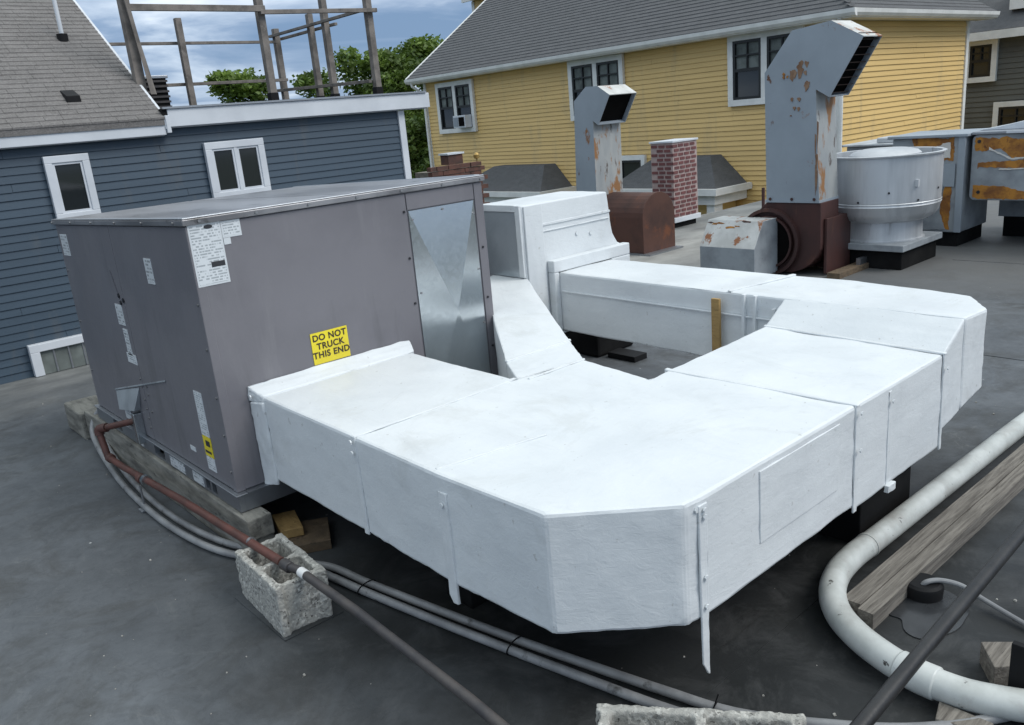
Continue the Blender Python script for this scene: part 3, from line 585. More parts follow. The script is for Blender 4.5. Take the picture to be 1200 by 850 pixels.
# standing seams over the top and down the faces
strip('seam_strip', 1.294, 2.044, 2.374, 2.398, ZT - .002, ZT + .0045); strip('seam_strip', 1.292, 1.300, 2.374, 2.400, ZB - .002, ZT + .003)
strip('seam_strip', 2.450, 2.470, 1.955, 1.97, ZT - .1, ZT + .002)
def slant(name, p0, p1, w_, z0, z1):
    a = Vector(p0); c = Vector(p1); d = (c - a).normalized(); q = Vector((-d.y, d.x)) * w_ / 2
    n = 12; mb = MB(); L_ = []; R_ = []
    for i in range(n + 1):
        p = a.lerp(c, i / n); L_.append((p.x + q.x, p.y + q.y)); R_.append((p.x - q.x, p.y - q.y))
    mb.prism(R_ + L_[::-1], z0, z1); return mb.build(name, M['coat'], D, bevel=.003, wavy=.005, levels=2, wscale=.05)
slant('seam_strip', (2.476, 1.20), (2.450, 1.955), .022, ZT - .003, ZT + .004)
slant('seam_strip', (3.152, 1.20), (3.187, 1.99), .018, ZT - .003, ZT + .005)
slant('seam_strip', (3.345, 2.28), (3.802, 2.20), .022, .750, .759)
slant('seam_strip', (1.305, 1.93), (1.70, 1.86), .012, ZT - .003, ZT + .004)
slant('seam_strip', (2.180, 2.60), (2.568, 2.60), .016, ZT - .003, ZT + .006)
slant('seam_strip', (2.07, 2.34), (2.386, 2.336), .012, ZT - .003, ZT + .004)
strip('seam_strip', 2.464, 2.488, 1.2025, 1.209, .272, ZT + .002, .002, .005); strip('seam_strip', 2.702, 2.722, 1.2035, 1.209, .268, ZT - .02, .002, .005); strip('seam_strip', 3.144, 3.162, 1.202, 1.209, .270, ZT + .002, .002, .005)
strip('seam_strip', 2.690, 2.745, 1.188, 1.2065, .262, .290, wv=.008)
# raised access panel on the right-hand face
strip('access_panel', 1.905, 2.36, 1.2030, 1.209, .40, .628, .002, .003)
# lips on the inner face of the far leg
mb = MB(); mb.hexa([(3.322, 2.02, .640), (3.332, 2.02, .640), (3.362, 3.43, .640), (3.350, 3.43, .640), (3.322, 2.02, .648), (3.332, 2.02, .648), (3.362, 3.43, .648), (3.350, 3.43, .648)]); mb.build('seam_strip', M['coat'], D, bevel=.002)
for y in (2.02, 2.12, 2.18):
    mb = MB(); mb.box(3.318, 3.342, y, y + .016, .395, .752 if y > 2.1 else .70); mb.build('seam_strip', M['coat'], D, bevel=.003)
# hanging straps
def strap(pts_top, x, y, zt, zb, wdt, th, cut, nrm):
    mb = MB()
    if nrm == 'x': prof = [(y - wdt / 2, zt), (y + wdt / 2, zt), (y + wdt / 2, zb + cut), (y + wdt * .1, zb), (y - wdt * .5, zb + .004)]; mb.extr(prof, 'x', x + .010, x + .013 + th)
    else: prof = [(x - wdt / 2, zt), (x + wdt / 2, zt), (x + wdt / 2 - .004, zb), (x + wdt * .2, zb + .004), (x - wdt / 2 + .004, zb + cut)]; mb.extr(prof, 'y', y + .0045, y + .007 + th * .6)
    return mb.build('hanging_strap', M['coat'], D, bevel=.003, wavy=.005, levels=4, wscale=.06)
strap(None, 1.272, 1.885, .60, .222, .042, .008, .028, 'x')
strap(None, 1.632, 1.196, .635, .105, .038, .008, .045, 'y')
screws(D, [(1.632, 1.197, z) for z in (.62, .60, .42, .33)] + [(1.610, 1.208, .625), (2.712, 1.195, .60), (2.475, 1.190, .63), (2.475, 1.190, .5), (3.154, 1.192, .6)], (0, -1, 0), M['coat'], .008)
screws(D, [(1.28, 1.885, .56), (1.296, 1.90, .63), (1.282, 2.385, .64), (1.282, 2.385, .60), (1.27, 3.13, .66)], (-1, 0, 0), M['coat'], .009)
# hood box by the far end of the unit
prof = [(3.15, .36), (3.985, .40), (3.985, .815), (3.94, .835), (3.90, .90), (3.885, .98), (3.866, 1.157), (3.15, 1.163)]
MB().extr(prof, 'y', 3.502, 3.90).build('hood_box', M['coat'], D, bevel=.008, seg=2, wavy=.007, levels=3, wscale=.2)
mb = MB(); mb.box(3.318, 3.99, 3.446, 3.500, .385, .400).box(3.318, 3.99, 3.446, 3.500, .755, .826).box(3.318, 3.360, 3.446, 3.500, .4005, .7545).box(3.818, 3.99, 3.446, 3.500, .4005, .7545)
mb.build('box_flange', M['coat'], D, bevel=.006, seg=2)
strip('seam_strip', 3.19, 3.88, 3.494, 3.501, 1.03, 1.046); strip('seam_strip', 3.20, 3.87, 3.494, 3.501, .995, 1.003); strip('seam_strip', 3.16, 3.30, 3.49, 3.501, .36, 1.16, .004, .004)
strip('edge_strip', 3.135, 3.152, 3.505, 3.545, .755, 1.165); strip('edge_strip', 3.135, 3.152, 3.545, 3.90, 1.130, 1.168)
cross_panel((3.146, 3.90, .757), (3.146, 3.548, .757), (3.146, 3.548, 1.128), (3.146, 3.90, 1.128), (-1, 0, 0), .012, 'galvanised_panel', D)
screws(D, [(3.20, 3.50, .86), (3.27, 3.50, .87), (3.24, 3.50, .835), (3.70, 3.50, .93), (3.58, 3.50, .945), (3.33, 3.49, .75)], (0, -1, 0), M['coat'], .012)
# wooden stake beside the far leg
mb = MB(); mb.box(3.296, 3.314, 2.305, 2.350, 0.0, .722); tag(mb.build('wooden_stake', M['new_wood'], bevel=.002), 'upright narrow strip of bare lumber against the inner side of the white duct', 'stake')
# dark supports under the ducts
t = thing('duct_support', 'black wrapped support block on the roof seen through the opening in the duct', 'support', (4.25, 3.95, 0))
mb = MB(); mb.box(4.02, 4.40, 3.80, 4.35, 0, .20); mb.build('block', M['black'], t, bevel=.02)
mb = MB(); mb.box(4.07, 4.20, 3.52, 3.76, 0, .04); tag(mb.build('slate_tray', M['black_rubber'], bevel=.003), 'small flat black tray on the roof beside the black support', 'tray')
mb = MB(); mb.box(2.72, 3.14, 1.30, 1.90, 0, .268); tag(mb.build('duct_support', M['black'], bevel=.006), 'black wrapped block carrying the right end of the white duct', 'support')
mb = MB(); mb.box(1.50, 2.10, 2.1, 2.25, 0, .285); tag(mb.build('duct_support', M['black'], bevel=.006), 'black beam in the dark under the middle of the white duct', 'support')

# ------------------------------------------------------------------ pipes and conduits on the left
t = thing('gas_pipe', 'long red-brown pipe from the grey unit over the concrete block, dark beyond it', 'pipe', (1.07, 3.3, .2))
mb = MB(); mb.tube([(1.150, 4.36, .325), (1.035, 4.56, .275)], .017, 12); mb.build('stub', M['rustpipe'], t, smooth=True)
mb = MB(); mb.tube(smooth_path([(1.050, 4.535, .280), (1.024, 4.575, .270), (1.018, 4.575, .24)], 5), .024, 12); mb.build('elbow_fitting', M['rustpipe'], t, smooth=True)
mb = MB(); mb.tube([(1.018, 4.575, .25), (1.020, 4.52, .125)], .017, 12); mb.build('riser', M['rustpipe'], t, smooth=True)
mb = MB(); mb.tube([(1.022, 4.53, .125), (1.024, 4.30, .130), (1.046, 3.55, .165), (1.056, 2.60, .205)], .0165, 12); mb.build('rusty_length', M['rustpipe'], t, smooth=True)
for y, z in ((4.50, .125), (4.02, .143)):
    mb = MB(); mb.tube([(1.024, y + .02, z), (1.026, y - .02, z)], .024, 12); mb.build('coupling', M['rustpipe'], t, smooth=True, bevel=.004)
mb = MB(); mb.tube([(1.054, 2.56, .2055), (1.066, 2.49, .209), (1.060, 2.1, .216), (1.035, 1.5, .222), (1.005, 1.10, .226), (.97, .6, .23)], .0155, 12); mb.build('dark_length', M['darkpipe'], t, smooth=True)
mb = MB(); mb.tube([(1.055, 2.585, .205), (1.056, 2.535, .206)], .021, 12); mb.build('coupling', M['darkpipe'], t, smooth=True, bevel=.003)
mb = MB(); mb.tube([(1.066, 2.475, .2095), (1.066, 2.435, .210)], .0175, 14); mb.build('white_tape', M['tape'], t, smooth=True)
mb = MB(); mb.tube([(1.056, 2.86, .196), (1.057, 2.845, .1965)], .0185, 12); mb.build('clamp', M['screw'], t, smooth=True)
t = thing('pipe_support', 'short threaded rod support with clamp holding the rusty pipe above the roof', 'pipe support', (1.02, 3.95, 0))
mb = MB(); mb.tube([(1.0, 3.97, .0), (1.0, 3.97, .13)], .005, 8); mb.build('rod', M['screw'], t)
mb = MB(); mb.box(.975, 1.025, 3.945, 3.995, 0, .010); mb.build('foot', M['galv_dull'], t, bevel=.002)
mb = MB(); mb.tube([(1.032, 3.985, .1445), (1.033, 3.955, .146)], .026, 12); mb.build('clamp', M['galv'], t, smooth=True)

c1 = [(1.243, 5.42), (1.12, 5.11), (1.033, 4.515), (1.000, 3.943), (1.012, 3.531), (1.067, 3.205), (1.195, 2.93), (1.300, 2.745), (1.336, 2.523), (1.407, 2.139), (1.468, 1.829), (1.535, 1.535), (1.588, 1.316), (1.642, 1.123), (1.752, .935), (1.914, .732), (2.15, .567), (2.6, .36)]
c2 = [(1.268, 5.35), (1.165, 5.05), (1.082, 4.54), (1.048, 3.978), (1.060, 3.584), (1.108, 3.278), (1.205, 2.99), (1.250, 2.776), (1.296, 2.469), (1.362, 2.096), (1.420, 1.796), (1.478, 1.513), (1.525, 1.294), (1.575, 1.132), (1.66, .93), (1.78, .70)]
g_ = 'grey conduits running along the roof'
p1 = [(1.24, 5.06, .24), (1.17, 5.16, .20), (1.10, 5.10, .09)] + [(x, y, .021) for x, y in c1[2:]]
p2 = [(1.25, 4.99, .24), (1.185, 5.05, .20), (1.13, 5.0, .09)] + [(x, y, .021) for x, y in c2[2:]]
mb = MB(); mb.tube(smooth_path(p1, 7), .0148, 12); tag(mb.build('conduit', M['conduit'], smooth=True), 'inner grey conduit of the pair, nearer the white duct, running past the lower right corner', 'conduit', g_)
mb = MB(); mb.tube(smooth_path(p2, 7), .0148, 12); tag(mb.build('conduit', M['conduit'], smooth=True), 'outer grey conduit of the pair, nearer the camera, ending behind the second concrete block', 'conduit', g_)
def tie(x, y, ang, label, tail=False):
    mb = MB(); pts = []
    for i in range(17):
        a = 2 * math.pi * i / 16; u_ = .045 * math.cos(a); v_ = .019 * math.sin(a)
        pts.append((x + u_ * math.cos(ang), y + u_ * math.sin(ang), .021 + v_))
    mb.tube(pts, .0025, 6)
    if tail: mb.tube([(x, y, .04), (x + .01, y - .01, .085)], .002, 6)
    tag(mb.build('cable_tie', M['black_rubber']), label, 'cable tie', 'black ties round the grey conduits')
tie(1.316, 2.495, R(10), 'black tie round the grey conduits nearest the speckled block')
tie(1.444, 1.81, R(12), 'black tie round the grey conduits between the two white straps')
tie(1.60, 1.16, R(20), 'black tie with a loose tail near the second concrete block', True)

# ------------------------------------------------------------------ right foreground: pvc, plank, puck, blocks
t = thing('white_pipe', 'thick dirty white plastic pipe bending round beside the weathered plank', 'pipe', (2.6, 1.2, 0))
zc = .056
pa = [(7.5, 1.16), (6.0, 1.18), (4.507, 1.205), (4.0, 1.218), (3.4, 1.228), (2.85, 1.236), (2.62, 1.240)]
mb = MB(); mb.tube([(x, y, zc) for x, y in pa], .0425, 24); mb.build('straight_length', M['pvc'], t, smooth=True)
pb = [(2.66, 1.240), (2.55, 1.242), (2.42, 1.228), (2.300, 1.185), (2.200, 1.110), (2.130, 1.010), (2.085, .900), (2.068, .820)]
mb = MB(); mb.tube(smooth_path([(x, y, zc) for x, y in pb], 6), .0435, 24); mb.build('bend', M['pvc'], t, smooth=True)
mb = MB(); mb.tube([(2.0755, .865, zc), (2.066, .80, zc), (2.066, .755, zc)], .0475, 24); mb.build('coupling', M['pvc'], t, smooth=True, bevel=.005)
mb = MB(); mb.tube(smooth_path([(2.065, .77, zc), (2.075, .68, zc), (2.115, .58, zc), (2.16, .50, zc), (2.18, .42, zc)], 5), .0425, 24); mb.build('end_length', M['pvc'], t, smooth=True)
mb = MB(); mb.tube([(2.664, 1.240, zc), (2.65, 1.240, zc)], .0455, 24); mb.build('joint_ring', M['pvc'], t, smooth=True)
t = thing('timber_plank', 'long weathered grey plank lying along the white pipe', 'plank', (3.2, 1.1, 0))
for i, (y0, y1, x0) in enumerate(((1.083, 1.145, 2.285), (1.030, 1.0795, 2.262))):
    mb = MB(); n = 30
    for k_ in range(n):
        a = x0 + (7.2 - x0) * (k_ / n) ** 1.6; c = x0 + (7.2 - x0) * ((k_ + 1) / n) ** 1.6; f = lambda x: -.006 * (x - 2.2)
        j = [.0025 * noise.noise(Vector((q * 4, i * 9, 1))) for q in (a, c)]
        mb.hexa([(a, y0 + f(a), 0), (c, y0 + f(c), 0), (c, y1 + f(c) + j[1], 0), (a, y1 + f(a) + j[0], 0), (a, y0 + f(a), .062 - i * .004 + j[0]), (c, y0 + f(c), .062 - i * .004 + j[1]), (c, y1 + f(c) + j[1], .060), (a, y1 + f(a) + j[0], .060)])
    bm_o = mb.build('board', M['plank'], t)
    bm = bmesh.new(); bm.from_mesh(bm_o.data); bmesh.ops.remove_doubles(bm, verts=bm.verts, dist=.0002)
    bm.to_mesh(bm_o.data); bm.free()
t = thing('roof_penetration', 'black round rubber roof boot with a grey cable entering its top', 'roof boot', (2.57, 1.03, 0))
mb = MB(); mb.lathe([(0, .052), (.050, .053), (.060, .046), (.063, .036), (.060, 0)], (2.555, 1.00, 0), 28); mb.build('boot', M['black_rubber'], t, smooth=True)
mb = MB(); mb.tube(smooth_path([(2.535, 1.0, .035), (2.54, .985, .060), (2.575, .955, .062), (2.605, .90, .05), (2.60, .83, .03), (2.57, .72, .018), (2.53, .59, .012), (2.50, .40, .012)], 7), .0085, 10)
tag(mb.build('grey_cable', M['conduit'], smooth=True), 'thin grey cable leaving the black roof boot towards the right', 'cable')
mb = MB(); mb.tube([(1.20, .705, .275), (1.953, .720, .300), (3.4, .745, .34)], .0185, 14); tag(mb.build('black_pipe', M['blackpipe'], smooth=True), 'thin black steel pipe crossing diagonally above the roof at the lower right', 'pipe')
mb = MB(); mb.hexa([(2.215, .665, 0), (2.29, .60, 0), (2.375, .66, 0), (2.31, .735, 0), (2.215, .665, .072), (2.29, .60, .072), (2.375, .66, .072), (2.31, .735, .072)])
tag(mb.build('wood_block', M['plank'], bevel=.003), 'weathered wood block behind the end of the white pipe', 'wood block')
mb = MB(); mb.hexa([(1.955, .715, 0), (1.985, .60, 0), (2.035, .60, 0), (2.03, .735, 0), (1.955, .715, .035), (1.985, .60, .035), (2.035, .60, .035), (2.03, .735, .035)])
tag(mb.build('wood_block', M['plank'], bevel=.003), 'short wood wedge under the near end of the white pipe', 'wood block')
t = thing('pipe_stand', 'dark steel stand at the right edge holding the end of the white pipe', 'pipe stand', (2.27, .60, 0))
mb = MB(); mb.box(2.165, 2.185, .54, .615, 0, .20); mb.build('upright', M['black_rubber'], t, bevel=.002)
mb = MB(); mb.box(2.11, 2.20, .53, .63, 0, .008); mb.build('foot', M['black_rubber'], t, bevel=.002)

# ------------------------------------------------------------------ clapboard walls
def clapboards(parent, axis, at, a0, a1, z0, z1, step, mat, proud=.014, dirn=-1, name='clapboard', longest=3.2):
    """lapped boards; axis 'x': wall facing -Y running along X at y=at; axis 'y': wall facing -X running along Y at x=at"""
    n = int(round((z1 - z0) / step)); step = (z1 - z0) / n
    t_ = .004; prof = [(0, 0), (dirn * proud, 0), (dirn * t_, step * 1.0), (0, step * 1.0)]
    mb = MB(); rs = random.Random(int(a1 * 10) + len(axis)); U_ = 1.0
    if axis == 'x': vs = [(x, p[0], p[1]) for x in (0, U_) for p in prof]
    else: vs = [(p[0], y, p[1]) for y in (0, U_) for p in prof]
    mb.add(vs, [(3, 2, 1, 0), (4, 5, 6, 7), (0, 1, 5, 4), (1, 2, 6, 5), (2, 3, 7, 6), (3, 0, 4, 7)])
    first = mb.build(name, mat); used_ = False
    for i in range(n):
        cuts = [a0]
        while a1 - cuts[-1] > longest * 1.3: cuts.append(cuts[-1] + longest * rs.uniform(.45, 1.1))
        cuts.append(a1)
        for c0, c1 in zip(cuts[:-1], cuts[1:]):
            off = dirn * rs.uniform(0, proud * .10); zz = z0 + i * step + rs.uniform(-.03, .03) * step
            loc = (c0, at + off, zz) if axis == 'x' else (at + off, c0, zz)
            if used_: o = share(first, name, loc, parent)
            else: o = first; o.location = loc; put(o, parent); used_ = True
            ln = c1 - c0 - .0025
            o.scale = (ln, 1, 1) if axis == 'x' else (1, ln, 1)

# ------------------------------------------------------------------ blue house on the left
BY = 7.37
Bh = thing('blue_house', 'slate blue clapboard house with white trim and white eaves at the left', 'house', (0, BY, 0))
mb = MB(); mb.box(-6, 5.06, BY, 14.5, -6.5, 1.90); mb.build('wall', M['blue_back'], Bh)
clapboards(Bh, 'x', BY, -6, 5.04, 0.0, 1.80, .0625, M['blue'])
mb = MB(); mb.box(5.04, 5.115, BY - .03, BY + .06, 0, 1.80); mb.build('corner_board', M['trim'], Bh, bevel=.004)
# eaves: left gable part and flat part
mb = MB(); mb.box(-6, 2.66, BY - .10, BY - .06, 1.752, 1.872); mb.build('fascia', M['trim'], Bh, bevel=.004)
mb = MB(); mb.box(-6, 2.655, BY - .06, BY - .002, 1.745, 1.765); mb.build('soffit', M['galv_dull'], Bh)
mb = MB(); mb.box(2.665, 2.70, BY - .12, BY + .05, 1.765, 1.905); mb.build('fascia_end', M['trim'], Bh, bevel=.004)
mb = MB(); mb.box(2.70, 5.40, BY - .10, BY - .06, 1.812, 1.955); mb.build('fascia', M['trim'], Bh, bevel=.004)
mb = MB(); mb.box(2.70, 5.38, BY - .06, BY - .002, 1.802, 1.822); mb.build('soffit', M['galv_dull'], Bh)
mb = MB(); mb.box(5.36, 5.40, BY - .06, 10.1, 1.812, 1.955); mb.build('fascia', M['trim'], Bh, bevel=.004)
mb = MB(); mb.box(2.66, 5.36, BY - .09, 10.1, 1.86, 1.962); mb.build('flat_roof_deck', M['black'], Bh)
mb = MB(); mb.box(2.66, 5.36, BY - .115, BY - .055, 1.9565, 1.972); mb.build('drip_edge', M['galv_dull'], Bh)
# pitched roof with lapped shingle courses
s = .671
def rz(y): return 1.915 + s * (y - 7.30)
mb = MB(); mb.hexa([(-6, 7.26, 1.83), (2.655, 7.26, 1.83), (2.655, 9.9, rz(9.9) - .06), (-6, 9.9, rz(9.9) - .06), (-6, 7.26, rz(7.26) - .01), (2.655, 7.26, rz(7.26) - .01), (2.655, 9.9, rz(9.9) - .01), (-6, 9.9, rz(9.9) - .01)])
mb.build('roof_slope', M['shingle_grey'], Bh)
mb = MB(); mb.hexa([(-6, 9.9, 1.83), (2.655, 9.9, 1.83), (2.655, 12.5, 1.83), (-6, 12.5, 1.83), (-6, 9.9, rz(9.9) - .012), (2.655, 9.9, rz(9.9) - .012), (2.655, 12.5, rz(7.3)), (-6, 12.5, rz(7.3))])
mb.build('rear_slope', M['shingle_grey'], Bh)
rs = random.Random(3); mb = MB(); y = 7.255; row = 0
while y < 9.9:
    x = -1.6 + rs.random() * .1; dy = .058
    while x < 2.655:
        wd = rs.choice((.10, .13, .16, .20)); x1 = min(x + wd - .0025, 2.665); th = .013 + rs.random() * .003
        z0 = rz(y) - .008; z1 = rz(y + dy + .01) - .008
        mb.hexa([(x, y, z0), (x1, y, z0), (x1, y + dy + .01, z1), (x, y + dy + .01, z1), (x, y, z0 + th), (x1, y, z0 + th), (x1, y + dy + .01, z1 + .006), (x, y + dy + .01, z1 + .006)])
        x += wd
    y += dy; row += 1
mb.build('shingles', M['shingle_grey'], Bh, kind='stuff')
for nm, pp, rr_, h_ in (('vent_pipe', (2.329, 8.371), .018, .40),):
    mb = MB(); z = rz(pp[1]); mb.tube([(pp[0], pp[1], z - .02), (pp[0], pp[1], z + h_)], rr_, 14); o = mb.build('vent_pipe', M['trim'], Bh, smooth=True)
    mb = MB(); mb.tube([(pp[0], pp[1], z - .02), (pp[0], pp[1], z + .045)], .045, 14); mb.build('pipe_boot', M['black_rubber'], Bh, smooth=True)
for x, y in ((2.067, 7.563), (2.02, 9.10)):
    z = rz(y); mb = MB(); mb.hexa([(x - .05, y - .05, z - .04), (x + .06, y - .05, z - .04), (x + .06, y + .10, z + .055), (x - .05, y + .10, z + .055), (x - .045, y - .05, z + .02), (x + .055, y - .05, z + .02), (x + .055, y + .10, z + .075), (x - .045, y + .10, z + .075)])
    mb.build('slot_vent', M['black_rubber'], Bh, bevel=.004)
mb = MB(); mb.hexa([(2.658, 7.26, rz(7.26) - .09), (2.69, 7.26, rz(7.26) - .09), (2.69, 9.9, rz(9.9) - .09), (2.658, 9.9, rz(9.9) - .09), (2.658, 7.26, rz(7.26) - .006), (2.69, 7.26, rz(7.26) - .006), (2.69, 9.9, rz(9.9) - .006), (2.658, 9.9, rz(9.9) - .006)]); mb.build('rake_board', M['trim'], Bh)
# windows
def window(parent, axis, at, a0, a1, z0, z1, casing, lites, mats=('trim', 'trim', 'glass'), proud=.045, muntin=None, mull=.02, sash=.016, shade=0.0, sill=True):
    """casing, then for each lite a sash frame with a pane set back in it"""
    cm, sm_, gm = (M[k] for k in mats)
    def bx(mb, u0, u1, d0, d1, w0, w1):
        return mb.box(u0, u1, at - d1, at - d0, w0, w1) if axis == 'x' else mb.box(at - d1, at - d0, u0, u1, w0, w1)
    wf = MB(); bx(wf, a0, a1, .0, proud, z1 - casing, z1); bx(wf, a0, a1, .0, proud, z0, z0 + casing); bx(wf, a0, a0 + casing, .0, proud, z0 + casing, z1 - casing); bx(wf, a1 - casing, a1, .0, proud, z0 + casing, z1 - casing)
    n = lites; iw = (a1 - a0 - 2 * casing - (n - 1) * mull) / n
    for k in range(n - 1):
        u = a0 + casing + (k + 1) * iw + k * mull; bx(wf, u, u + mull, .0, proud - .004, z0 + casing, z1 - casing)
    wf = wf.build('window', cm, parent, bevel=.004)
    for k in range(n):
        u0 = a0 + casing + k * (iw + mull) + .0005; u1 = u0 + iw - .001; w0 = z0 + casing + .0005; w1 = z1 - casing - .0005
        sh = MB(); bx(sh, u0, u1, .015, proud - .010, w1 - sash, w1); bx(sh, u0, u1, .015, proud - .010, w0, w0 + sash); bx(sh, u0, u0 + sash, .015, proud - .010, w0 + sash, w1 - sash); bx(sh, u1 - sash, u1, .015, proud - .010, w0 + sash, w1 - sash)
        if muntin:
            mid = (w0 + w1) / 2; bx(sh, u0 + sash, u1 - sash, .015, proud - .012, mid - sash * .6, mid + sash * .6)
            um = (u0 + u1) / 2; bx(sh, um - muntin / 2, um + muntin / 2, .015, proud - .016, mid + sash * .6, w1 - sash)
            q = (mid + w1) / 2; bx(sh, u0 + sash, um - muntin / 2, .015, proud - .016, q - muntin / 2, q + muntin / 2); bx(sh, um + muntin / 2, u1 - sash, .015, proud - .016, q - muntin / 2, q + muntin / 2)
        sh.build('sash', sm_, wf)
        pn = MB(); bx(pn, u0 + sash, u1 - sash, .0155, .022, w0 + sash, w1 - sash); pn.build('pane', gm, wf)
        if shade: # a drawn shade behind the glass shows as a paler upper sash
            sp_ = MB(); bx(sp_, u0 + sash + .002, u1 - sash - .002, .0222, .0235, w1 - sash - (w1 - w0) * shade, w1 - sash - .002); sp_.build('shade', M['shade'], wf)
    return wf
window(Bh, 'x', BY - .012, 1.700, 2.030, 1.17, 1.665, .055, 1)
window(Bh, 'x', BY - .012, 2.975, 3.525, 1.17, 1.660, .060, 2, mull=.032)
t_ = MB(); t_.box(1.275, 2.0, BY - .075, BY - .014, .195, .258); t_.box(1.275, 1.345, BY - .075, BY - .014, .003, .1945); wv = t_.build('cellar_window', M['trim'], Bh, bevel=.004)
mb = MB(); mb.box(1.3455, 2.0, BY - .045, BY - .014, .004, .1945); mb.build('pane', M['shade'], wv)
for i in range(5):
    mb = MB(); mb.box(1.44 + i * .11, 1.452 + i * .11, BY - .052, BY - .0455, .004, .194); mb.build('bar', M['galv_dull'], wv)
# ------------------------------------------------------------------ unfinished railing on the blue house's flat roof
ZR = 1.962
g1 = 'posts of the unfinished roof deck'
def post(x, y, h, label, w_=.034, boot=True, lean=0.0):
    t = thing('deck_post', label, 'post', (x, y, ZR), g1)
    MB().hexa([(x - w_, y - w_, ZR), (x + w_, y - w_, ZR), (x + w_, y + w_, ZR), (x - w_, y + w_, ZR), (x - w_ + lean, y - w_, ZR + h), (x + w_ + lean, y - w_, ZR + h), (x + w_ + lean, y + w_, ZR + h), (x - w_ + lean, y + w_, ZR + h)]).build('post', M['deckwood'], t, bevel=.004)
    if boot: MB().box(x - w_ - .006, x + w_ + .006, y - w_ - .006, y + w_ + .006, ZR, ZR + .10).build('boot', M['black_rubber'], t)
    return t
post(2.69, 7.75, 1.35, 'tall grey deck post nearest the shingled roof', .040, False)
post(3.91, 7.75, 1.30, 'tall front deck post in the middle of the blue house roof')
post(5.103, 7.75, 1.05, 'front corner deck post at the right end of the blue house roof')
post(5.103, 8.623, 1.30, 'side deck post second back from the right front corner')
post(5.103, 8.95, .98, 'side deck post third back from the right front corner, just left of a taller one', .032)
post(5.09, 9.77, .93, 'short rear corner deck post where the rails meet', .034, False)
post(3.865, 9.60, 1.02, 'short rear deck post between the shingled roof and the middle post', .033, False)
mb = MB(); mb.hexa([(2.735, 7.66, 2.10), (2.77, 7.66, 2.10), (2.80, 7.70, 2.10), (2.76, 7.70, 2.10), (2.66, 7.66, 3.0), (2.69, 7.66, 3.0), (2.69, 7.70, 3.0), (2.66, 7.70, 3.0)]); tag(mb.build('brace_board', M['deckwood']), 'thin board leaning along the tall deck post by the shingled roof', 'board')
def rail(p0, p1, label, w_=.019, h=.044):
    a = Vector(p0); c = Vector(p1); h *= .60; a.z += h * .4; c.z += h * .4; d = (c - a).normalized(); q = Vector((-d.y, d.x, 0)).normalized() * w_
    mb = MB(); mb.hexa([a - q, c - q, c + q, a + q, a - q + Vector((0, 0, h * 2)), c - q + Vector((0, 0, h * 2)), c + q + Vector((0, 0, h * 2)), a + q + Vector((0, 0, h * 2))])
    tag(mb.build('deck_rail', M['deckwood'], bevel=.003), label, 'rail', 'rails of the unfinished roof deck')
rail((2.70, 7.682, 2.762), (3.93, 7.682, 2.765), 'top rail between the left and middle front deck posts')
rail((3.88, 7.680, 2.745), (5.16, 7.680, 2.775), 'top rail from the middle post to the right front corner post', h=.032)
rail((2.2, 9.695, 2.715), (5.06, 9.695, 2.715), 'rear upper rail running behind the left front deck posts', h=.026)
rail((2.6, 9.670, 2.28), (5.10, 9.670, 2.28), 'rear lower rail just above the treetops', h=.028)
rail((5.035, 7.72, 2.79), (5.035, 9.82, 2.79), 'side top rail receding from the right front corner post', h=.024)
rail((5.165, 8.5, 2.76), (5.165, 9.82, 2.76), 'second side rail on the outside of the rear posts', h=.024)
rail((5.035, 7.76, 2.10), (5.035, 9.82, 2.17), 'side lower rail near the roof surface', h=.028)
t = thing('condenser', 'small dark louvred air condenser on the blue house roof beside the shingles', 'condenser', (3.27, 9.0, ZR))
mb = MB(); mb.box(3.13, 3.37, 8.95, 9.25, ZR + .05, ZR + .36); mb.build('body', M['black'], t)
for i in range(6): MB().box(3.12, 3.38, 8.935, 8.95, ZR + .075 + i * .05, ZR + .095 + i * .05).build('louvre', M['darkpipe'], t)
MB().box(3.11, 3.39, 8.93, 9.27, ZR + .361, ZR + .39).build('cap', M['galv_dull'], t, bevel=.004)
MB().box(3.05, 3.50, 8.85, 9.3, ZR, ZR + .05).build('plinth', M['galv_dull'], t)

# ------------------------------------------------------------------ yellow house
YX, YY, YE = 16.5, 8.60, 2.93
Yh = thing('yellow_house', 'big ochre yellow clapboard house with charcoal shingle roof and white gutters', 'house', (YX, 15, -6.5))
MB().box(YX, 22.6, YY, 22.4, -6.5, 2.96).build('wall', M['yellow'], Yh)
clapboards(Yh, 'y', YX, YY, 22.4, -1.6, 2.86, .108, M['yellow'], .026, longest=4.5)
clapboards(Yh, 'x', YY, YX, 22.6, -1.6, 2.86, .108, M['yellow'], .026, longest=4.5)
MB().box(YX - .05, YX + .02, YY - .05, YY + .06, -6.5, 2.86).build('corner_board', M['cream_trim'], Yh)
MB().box(YX - .04, YX + .02, 22.3, 22.42, -6.5, 2.86).build('corner_board', M['cream_trim'], Yh)
MB().box(22.52, 22.66, YY - .05, YY + .02, -6.5, 2.86).build('corner_board', M['cream_trim'], Yh)
